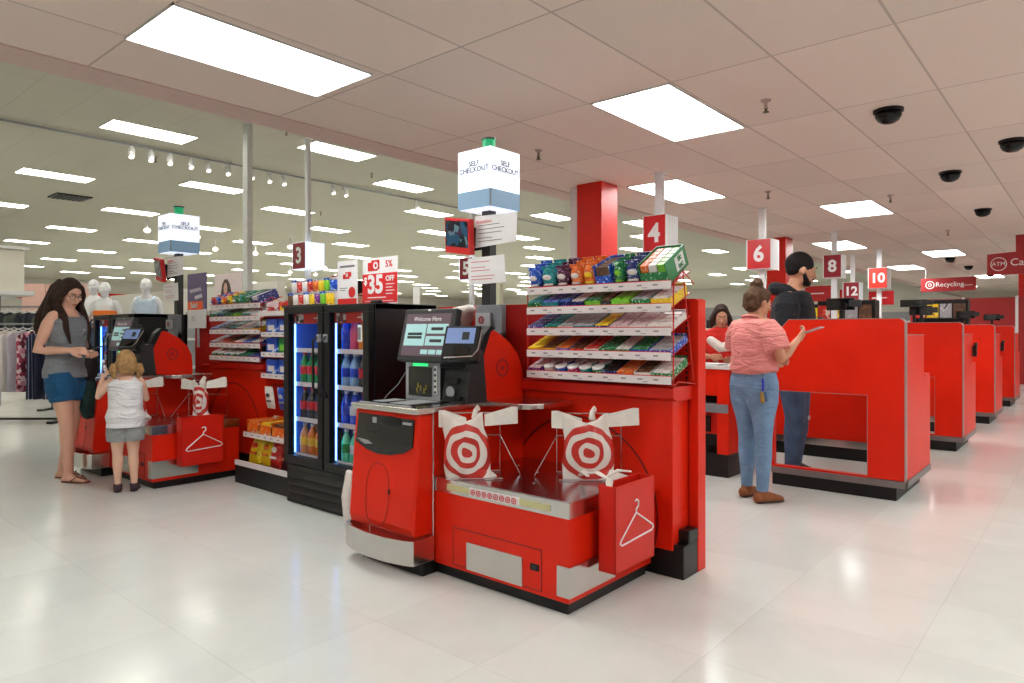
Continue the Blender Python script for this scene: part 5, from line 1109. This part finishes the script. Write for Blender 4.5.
MB().tube([Vector((.066*math.cos(a), -.006+.058*math.sin(a), 1.356-.022*math.sin(a))) for a in [R(60)+R(30)*i for i in range(-4, 9)]][::-1] and [Vector((.070*math.cos(a), -.008+.062*math.sin(a), 1.352-.020*math.sin(a))) for a in [R(-230)+R(28)*i for i in range(11)]], [(.008, .020)]*11, MC['pink_shirt_cotton'], n=10, up=(0, 0, 1)).build('collar', p['t'], smooth=True)
shoes(p, mat('brown_suede', (140, 82, 48), .85, var=.12), name='ankle_boot', h_=.035)
held(MB().box(-.036, .036, -.075, .075, -.004, .004, LGRY).box(-.03, .03, -.07, .07, .004, .005, GLASSK), p, 'phone', 'pale phone in the right hand of the woman in the pink shirt', 'phone', (.275, .295, 1.262), rx=R(18), rz=-R(75), bevel=.002)
ky = MB().wire([(0, 0, 0), (.005, 0, -.05), (.0, 0, -.09)], .008, mat('key_strap_blue', (40, 50, 190), .6)).disc((0, 0, -.11), .02, mat('key_ring_yellow', (220, 220, 40), .4), r0=.014, th=.006).tube([(0, 0, -.11), (.01, -.01, -.16)], .018, mat('key_fob_gold', (150, 120, 50), .35, metal=.5)).tube([(.02, 0, -.1), (.03, 0, -.15)], .012, DEN2)
held(ky, p, 'keychain', 'bright keychain with a blue strap hanging from the pocket of the pink shirted woman', 'keys', (.168, -.09, .915))
# --- man in the black hoodie
p = person('person', 'bearded man in a black hoodie looking down behind the red lane partition', 'person', (-2.02, 6.09, 0), 84, 1.115,
  dict(elR=(.255, .0, 1.12), wrR=(.20, .22, 1.02), elL=(-.25, .0, 1.12), wrL=(-.16, .24, 1.02), nR=(-.5, 0, -.5), nL=(.5, 0, -.5), head=(0, .055, 1.60), anL=(-.14, -.02, .08), knL=(-.12, .02, .47), anR=(.12, .02, .08), knR=(.11, .04, .47), lean=.0),
  SKIN2, build=1.28, head_yaw=-30, head_pitch=14, head_k=1.08, hairm=HAIRK)
HOOD = creases(mat('black_hoodie_fleece', (16, 18, 26), .9, var=.1), .8)
top(p, HOOD, hem=.88, sleeve=2, loose=.030, add=.018, name='hoodie')
h = MB(); c = p['TP'][7]+Vector((0, 0, .045)); h.tube([c+Vector((-.09, .07, -.05)), c+Vector((-.125, -.02, .0)), c+Vector((-.07, -.12, .02)), c+Vector((0, -.15, .025)), c+Vector((.07, -.12, .02)), c+Vector((.125, -.02, .0)), c+Vector((.09, .07, -.05))], [(.035, .03), (.05, .05), (.06, .06), (.065, .06), (.06, .06), (.05, .05), (.035, .03)], HOOD, n=12); h.build('hood', p['t'], smooth=True)
trousers(p, DEN2, add=.012, name='jeans')
for s_i, x in ((1, .118), (-1, -.128)): MB().ell((x, .105, .50), (.035, .008, .022), mat('frayed_white_threads', (200, 196, 196), .9, var=.3, scale=60, bump=.5)).build('ripped_patch', p['t'], smooth=True)
M = p['HM']; h = MB(); h.ell((0, -.018, .036), (.083, .100, .094), HAIRK, M, 22, 14); h.ell((0, -.045, -.01), (.073, .056, .05), HAIRK, M); remesh(h, 'hair', HAIRK, .0065, p['t'])
h = MB(); h.ell((0, .046, -.080), (.050, .048, .032), HAIRK, M); h.tube([(-.068, .0, -.01), (-.062, .03, -.06), (-.04, .06, -.09)], [.009, .018, .022], HAIRK, n=8, M=M); h.tube([(.068, .0, -.01), (.062, .03, -.06), (.04, .06, -.09)], [.009, .018, .022], HAIRK, n=8, M=M); h.tube([(-.022, .10, -.045), (0, .106, -.042), (.022, .10, -.045)], .006, HAIRK, n=8, M=M); remesh(h, 'beard', HAIRK, .006, p['t'])
shoes(p, mat('dark_shoe', (40, 38, 40), .6), h_=.02)
MB().box(-.0, .03, 0, .004, -.03, .0, PAPER).box(.0, .025, 0, .004, -.10, -.04, PAPER).build('chest_print', p['t']).matrix_local = Matrix.Translation(p['TP'][6]+Vector((.07, .135, -.02))) @ Matrix.Rotation(R(-20), 4, 'Z')
# --- cashier
p = person('person', 'cashier in a red shirt looking down behind the register counter', 'person', (-2.90, 6.60, 0), 150, .90,
  dict(elR=(.22, .02, 1.12), wrR=(.12, .24, 1.12), elL=(-.22, .02, 1.12), wrL=(-.10, .24, 1.10), nR=(-1, 0, 0), nL=(1, 0, 0), head=(0, .06, 1.57)), SKIN2, build=1.1, head_pitch=24, vox=.009, hairm=HAIRB)
top(p, creases(mat('cashier_red_shirt', (210, 34, 22), .8, var=.05)), hem=.9, sleeve=1, loose=.015, name='shirt', vox=.009); trousers(p, mat('khaki_cotton', (150, 126, 92), .85), name='trousers', vox=.009)
shoes(p, MC['dark_shoe'], h_=.02)
h = MB(); M = p['HM']; cap_hair(h, M, HAIRB, front=.064)
for s_i in (-1, 1):
    for q in range(3): h.tube([M @ Vector((s_i*.07, .02-.03*q, .03)), M @ Vector((s_i*.095, .01-.03*q, -.05)), M @ Vector((s_i*.10, .0-.03*q, -.13))], [.02, .03, .02], HAIRB, n=8)
remesh(h, 'hair', HAIRB, .009, p['t'])
o = MB().tube([(-.13, 0, .05), (-.04, .01, -.02), (.06, 0, .0), (.13, 0, .06)], [(.05, .04), (.09, .05), (.10, .05), (.05, .04)], FILM, n=14).disc((0, .055, .02), .04, RINK, r0=.025).disc((-.07, .055, .02), .03, RINK).build('carrier_bag', smooth=True); o.location = world(p, (0, .36, 1.12)); o.rotation_euler = (0, 0, p['t'].rotation_euler.z+PI); tag(o, 'white and red carrier bag held open by the cashier', 'plastic bag')
# --- man partly hidden behind the near cooler
p = person('person', 'dark haired man standing behind the near cooler, only his head showing', 'person', (-5.62, 4.15, 0), 92, 1.02, dict(head=(0, .06, 1.59)), SKIN2, build=1.08, head_pitch=28, head_yaw=10, vox=.009, hairm=HAIRK)
top(p, creases(mat('dark_blue_tee', (30, 34, 50), .85)), hem=.9, sleeve=1, loose=.012, name='shirt', vox=.009); trousers(p, DEN2, name='jeans', vox=.009); shoes(p, MC['dark_shoe'], h_=.02)
M = p['HM']; h = MB(); h.ell((0, -.020, .038), (.084, .100, .096), HAIRK, M, 22, 14); h.ell((0, -.05, -.01), (.078, .06, .06), HAIRK, M); h.tube([(-.068, .04, .06), (-.03, .078, .088), (.03, .078, .088), (.068, .04, .06)], .018, HAIRK, n=8, M=M); remesh(h, 'hair', HAIRK, .008, p['t'])

# ------------------------------------------------------------------ mannequins and clothes far left
MANQ = mat('white_mannequin_gloss', (240, 240, 244), .25, var=0)
PLAT = thing('display_platform', 'low white platform under the mannequins', 'platform', (-12.0, 4.25, 0)); MB().box(-1.0, 1.0, -.7, .8, 0, .27, PAPER).build('deck', PLAT, bevel=.01); MB().box(-.95, .95, -.65, .75, .27, .29, LGRY).build('deck_top', PLAT)
for i, (x, y, hd, lab, J, mt) in enumerate(((-12.46, 4.02, 120, 'white mannequin with raised bare arm behind the farther cooler', dict(elR=(.28, -.03, 1.18), wrR=(.14, .12, 1.02), elL=(-.30, 0, 1.2), wrL=(-.14, .1, 1.05)), None),
        (-11.95, 4.02, 130, 'white mannequin wearing an orange top', dict(elR=(.24, .0, 1.1)), mat('orange_top_cotton', (236, 120, 20), .8)),
        (-11.60, 4.50, 130, 'white mannequin in a pale blue sleeveless top', dict(), mat('pale_blue_top', (196, 212, 232), .8)))):
    z0 = .29
    q = person('mannequin', lab, 'mannequin', (x, y, z0), hd, 1.07 if i != 1 else 1.03, J, MANQ, vox=.012, facef=False)
    if mt: top(q, mt, hem=1.0, straps=(i == 2), sleeve=0, name='sleeveless_top', vox=.012, loose=.02, neckz=1.3 if i == 1 else 1.4)
    trousers(q, DEN2, name='jeans', vox=.012)
def garment(mats_, loc, rz, label, L_=.85, w_=.42, group='clothes hanging on the near rack'):
    t = thing('hanging_garment', label, 'garment', loc, rz=rz, group=group); m = MB(); N = 14; v = []; rows = ((-.02, .10), (-.06, .42), (-.12, .5), (-L_*.5, .47), (-L_, .5))
    for sg in (-1, 1):
        for z, k in rows:
            for i in range(N+1):
                u = i/N*2-1; v.append((u*w_*k, sg*(.022+.010*math.sin(u*9+z*4+sg))*(1-.6*abs(u)**3), z-.03*abs(u) if z > -.13 else z))
    f = []; n = N+1; o = n*len(rows)
    for s_ in (0, 1):
        for a in range(len(rows)-1):
            for i in range(N): f.append((s_*o+a*n+i, s_*o+a*n+i+1, s_*o+(a+1)*n+i+1, s_*o+(a+1)*n+i))
    for i in range(N): f += [(i, i+1, o+i+1, o+i), (o-n+i, o-n+i+1, 2*o-n+i+1, 2*o-n+i)]
    for a in range(len(rows)-1): f += [(a*n, (a+1)*n, o+(a+1)*n, o+a*n), (a*n+N, (a+1)*n+N, o+(a+1)*n+N, o+a*n+N)]
    m.poly(v, f, mats_); m.build('cloth', t, smooth=True)
    MB().wire([(-.19, 0, -.05), (0, 0, .01), (.19, 0, -.05)], .006, WHT).wire([(0, 0, .01), (0, 0, .05), (.0, .012, .065), (0, .0, .075)], .003, CHROME).build('hanger', t)
GM = [(mat('white_linen', (232, 224, 222), .9), 'white'), (mat('pale_lavender_cloth', (196, 188, 204), .9), 'pale lavender'), (patterned('pink_plaid', ((170, 60, 90), (220, 150, 170), (240, 210, 215), (110, 40, 60)), 18, .9), 'pink plaid'), (stripes('navy_stripes', ((34, 40, 74), (34, 40, 74), (34, 40, 74), (150, 150, 170)), 22, 0, .9), 'navy striped'), (mat('navy_cloth', (28, 32, 58), .9), 'navy'), (mat('cream_cloth', (226, 214, 206), .9), 'cream')]
ax = Vector((.758, .652, 0)); rc = Vector((-11.55, 2.72, 0))
t = thing('clothes_rack', 'grey clothes rack full of hanging shirts at the left edge', 'clothes rack', tuple(rc), rz=math.atan2(.652, .758))
MB().tube([(-.75, 0, 1.36), (.75, 0, 1.36)], .014, GRY).tube([(-.7, 0, .03), (-.7, 0, 1.36)], .016, GRY).tube([(.70, 0, .03), (.70, 0, 1.36)], .016, GRY).build('rail_frame', t)
MB().box(-.74, -.66, -.3, .3, 0, .03, DGRY).box(.66, .74, -.3, .3, 0, .03, DGRY).box(-.7, .7, -.02, .02, .02, .05, DGRY).build('foot', t)
for i, g in enumerate((0, 5, 0, 0, 5, 0, 1, 2, 3, 4, 3)):
    p_ = rc+ax*(-.62+i*.125); garment(GM[g][0], (p_.x, p_.y, 1.30), math.atan2(.652, .758)+R(62+5*(i % 3)), '%s garment, %s from the left on the near clothes rack' % (GM[g][1], NUMW[i]), L_=.88+.10*(g in (3, 4)))
rc2 = rc+Vector((-1.7, .5, 0))
t = thing('clothes_rack', 'second clothes rack with dark garments behind the first', 'clothes rack', tuple(rc2), rz=math.atan2(.652, .758))
MB().tube([(-.75, 0, 1.66), (.55, 0, 1.66)], .014, GRY).tube([(-.7, 0, .03), (-.7, 0, 1.66)], .016, GRY).tube([(.50, 0, .03), (.50, 0, 1.66)], .016, GRY).build('rail_frame', t)
MB().box(-.74, -.66, -.3, .3, 0, .03, DGRY).box(.46, .54, -.3, .3, 0, .03, DGRY).build('foot', t)
for i in range(7):
    p_ = rc2+ax*(-.5+i*.15); garment(mat('charcoal_cloth', (50, 52, 62), .9) if i % 3 else mat('olive_grey_cloth', (84, 88, 80), .9), (p_.x, p_.y, 1.60), math.atan2(.652, .758)+R(60), '%s garment, %s from the left on the rear clothes rack' % ('charcoal' if i % 3 else 'olive grey', NUMW[i]), L_=.9, group='clothes hanging on the rear rack')
t = thing('display_canopy', 'white display canopy at the upper left edge', 'display canopy', (-13.6, 3.35, 0))
CANM = mat('canopy_white', (236, 230, 216), .6, var=.01)  # even white paint of the header box
MB().box(-2.2, 0, -.9, 0, 1.93, 2.62, CANM).build('header_box', t, bevel=.01); MB().box(-2.3, .10, -1.0, .12, 1.86, 1.93, PAPER).box(-2.25, .05, -.95, .06, 2.62, 2.66, PAPER).build('ledge', t); MB().box(-2.1, -.55, -.6, -.2, 0, 1.86, GRY).build('back_panel', t)
struct(MB().box(-24, -14, 8.2, 8.4, 0, 2.4, WALLW), 'wall_partition')
for i, (a, b, c_) in enumerate(((22, 45, (222, 176, 166)), (47, 63, (214, 166, 158)), (80, 92, (226, 186, 178)))):
    d = 17; x0 = d*(-.652+.758*(a-512)/684); y0 = d*(.758+.652*(a-512)/684); wd = (b-a)*d/684
    t = thing('graphic_panel', '%s pink wall graphic above the far clothing area, counting from the left' % NUMW[i], 'wall graphic', (round(x0, 2), round(y0, 2), 0), rz=math.atan2(.652, .758), group='pink graphics above the clothing area')
    MB().box(0, wd, 0, .05, 1.75, 2.45, mat('pink_graphic_%d' % i, c_, .7)).build('panel', t); MB().box(0, wd, .0, .35, 0, 1.72, mat('far_fixture_grey', (150, 142, 136), .7)).build('fixture', t)
# sign boards above the farther rack
t = thing('beauty_gondola', 'tall shelf block behind the farther candy rack carrying the purple and portrait signs', 'shelf unit', (-12.7, 5.6, 0)); MB().box(0, 2.3, 0, .5, 0, 1.62, LGRY).build('cabinet', t); MB().box(0, 2.3, -.1, 0, .1, .14, PAPER).box(0, 2.3, -.1, 0, .6, .64, PAPER).box(0, 2.3, -.1, 0, 1.1, 1.14, PAPER).build('shelf', t)
t = thing('sign_board', 'dusty purple sign board with white script behind the farther candy rack', 'sign', (-12.66, 5.62, 1.621)); MB().box(0, .70, 0, .03, 0, .68, mat('dusty_purple', (92, 80, 112), .6)).build('board', t)
m = MB()
for z, a, b in ((.36, .10, .55), (.24, .30, .58)): m.wire([(a+(b-a)*i/30, -.004, z+.035*math.sin(i*1.25)+.04*i/30) for i in range(31)], .008, mat('script_pale', (204, 196, 206), .6))
m.build('script_lettering', t)
t = thing('portrait_poster', 'pale pink poster with a portrait of a long haired woman', 'poster', (-11.62, 5.62, 1.621)); MB().box(0, .95, 0, .03, 0, .62, mat('poster_pink', (224, 206, 206), .6)).build('board', t)
MB().prism([(.22, .0), (.24, .30), (.28, .44), (.36, .52), (.46, .52), (.54, .44), (.60, .28), (.72, .10), (.70, .0)], -.003, 0, mat('poster_hair', (70, 50, 48), .6), 'y').build('portrait_hair', t)
MB().prism([(.345, .26), (.335, .38), (.37, .455), (.42, .46), (.46, .40), (.455, .29), (.42, .22), (.38, .21)], -.005, -.003, mat('poster_skin', (206, 160, 144), .6), 'y').box(.37, .385, -.006, -.005, .35, .358, BLK).box(.42, .435, -.006, -.005, .35, .358, BLK).box(.385, .425, -.006, -.005, .265, .275, RINK).build('portrait_face', t)
MB().prism([(.18, 0), (.24, .10), (.35, .20), (.47, .20), (.60, .08), (.64, 0)], -.006, -.003, mat('poster_blue_shirt', (110, 160, 186), .6), 'y').build('portrait_shirt', t)
t = thing('sale_sign', 'small white sign with an orange header beside the farther pylon', 'sign', (-7.42, 3.30, 1.29)); MB().box(0, .40, 0, .01, 0, .20, PAPER).box(.19, .21, .01, .03, -.2, .1, POST).build('card', t); MB().box(0, .34, -.003, 0, .195, .285, mat('sale_orange', (242, 92, 28), .5)).build('header', t)
text('Sale!', .085, PAPER, (.15, -.005, .24), parent=t, bold=.01); text('15', .08, mat('pale_ink', (190, 180, 180), .6), (.12, -.003, .10), parent=t)
tag(MB().box(-7.9, -7.78, 3.25, 3.33, 1.0, 1.42, GRY).build('wall_box'), 'small grey box on the dark back of the farther cooler', 'box')
# ------------------------------------------------------------------ far goods, banners and lane fixtures at the right
def far_gondola(x, y, L_, label, cols, h=1.75, rz=0):
    t = thing('store_shelf', label, 'store shelf', (x, y, 0), rz=rz, group='far store shelves'); MB().box(0, L_, .25, .32, 0, h, LGRY).box(0, L_, -.05, .25, 0, .12, DGRY).build('back_panel', t)
    for z in (.12, .55, .95, 1.32):
        MB().box(0, L_, -.05, .25, z, z+.025, PAPER).build('shelf', t); m = MB(); q = 0.03
        while q < L_-.2: w_ = random.uniform(.1, .22); m.box(q, q+w_-.01, .0, .22, z+.026, z+random.uniform(.2, .33), wrap(random.choice(cols), random.choice((6, 9)))); q += w_
        tag(m.build('packed_goods', t), kind='stuff')
cl = ['red', 'white', 'yellow', 'blue', 'silver', 'black', 'brown', 'orange', 'green']
for i, (x, y, L_) in enumerate(((-15, 20, 4), (-11, 17, 3.5), (-12, 26, 5), (-7.6, 19, 2.8), (-9, 31, 6), (-6.5, 24.5, 2.5))): far_gondola(x, y, L_, '%s far store shelf of mixed goods seen past the lanes, counting from the left' % NUMW[i], cl, h=1.9)
for i, (x, y, z) in enumerate(((-6.4, 17.2, 2.05), (-5.55, 17.6, 2.0), (-6.2, 23.0, 2.2), (-4.9, 21, 2.0), (-5.7, 9.9, 2.05))):
    t = thing('hanging_banner', '%s red hanging banner beyond the lanes, nearer the column' % NUMW[i], 'banner', (x, y, z), group='red hanging banners beyond the lanes'); MB().box(0, .62, 0, .03, 0, .38, LRED).box(.08, .45, -.004, 0, .18, .21, PAPER).build('board', t); MB().box(.1, .105, .01, .02, .38, HZ-z, POST).box(.5, .505, .01, .02, .38, HZ-z, POST).build('hanger', t)
def mag_rack(x, y, label, h=1.55):
    t = thing('magazine_rack', label, 'magazine rack', (x, y, 0), group='dark magazine racks at the lanes'); MB().box(0, .9, .1, .4, 0, h, BLK).build('cabinet', t, bevel=.005)
    for r_ in range(3): MB().box(.02, .88, .0, .1, h-.36*(r_+1), h-.36*(r_+1)+.02, DGRY).build('shelf', t)
    for r_ in range(2):
        for i in range(4): MB().box(.03+i*.215, .22+i*.215, .03, .045, h-.34-.36*r_, h-.08-.36*r_, wrap(cl[(i*2+r_*3) % 9], 8)).build('magazine', t)
mag_rack(-3.7, 12.3, 'dark magazine rack below the lane 12 sign', 1.78); mag_rack(-2.75, 15.0, 'dark magazine rack right of the lane 10 post', 1.86); mag_rack(-4.9, 15.4, 'dark magazine rack left of the lane 12 post', 1.85); mag_rack(-3.1, 9.45, 'dark magazine rack behind the man in the hoodie', 1.2)
register(-2.35, 13.0, .906, 'large black register display right of the lane 10 post', 1.5, up=.34)
t = thing('lane_counter_post', 'pink grey steel rail frame behind the man in the hoodie', 'rail', (-3.3, 10.6, 0)); MB().box(0, 1.0, 0, .04, 1.36, 1.42, mat('pale_rail', (206, 170, 168), .5)).box(0, .04, 0, .04, 0, 1.4, MC['pale_rail']).box(.96, 1.0, 0, .04, 0, 1.4, MC['pale_rail']).build('rail', t)
tag(MB().box(-1.75, -1.55, 17.2, 17.4, 0, 1.15, BLK).box(-1.8, -1.5, 17.1, 17.4, 1.15, 1.3, BLK).build('bin'), 'black bin stand by the far right wall panel', 'bin')
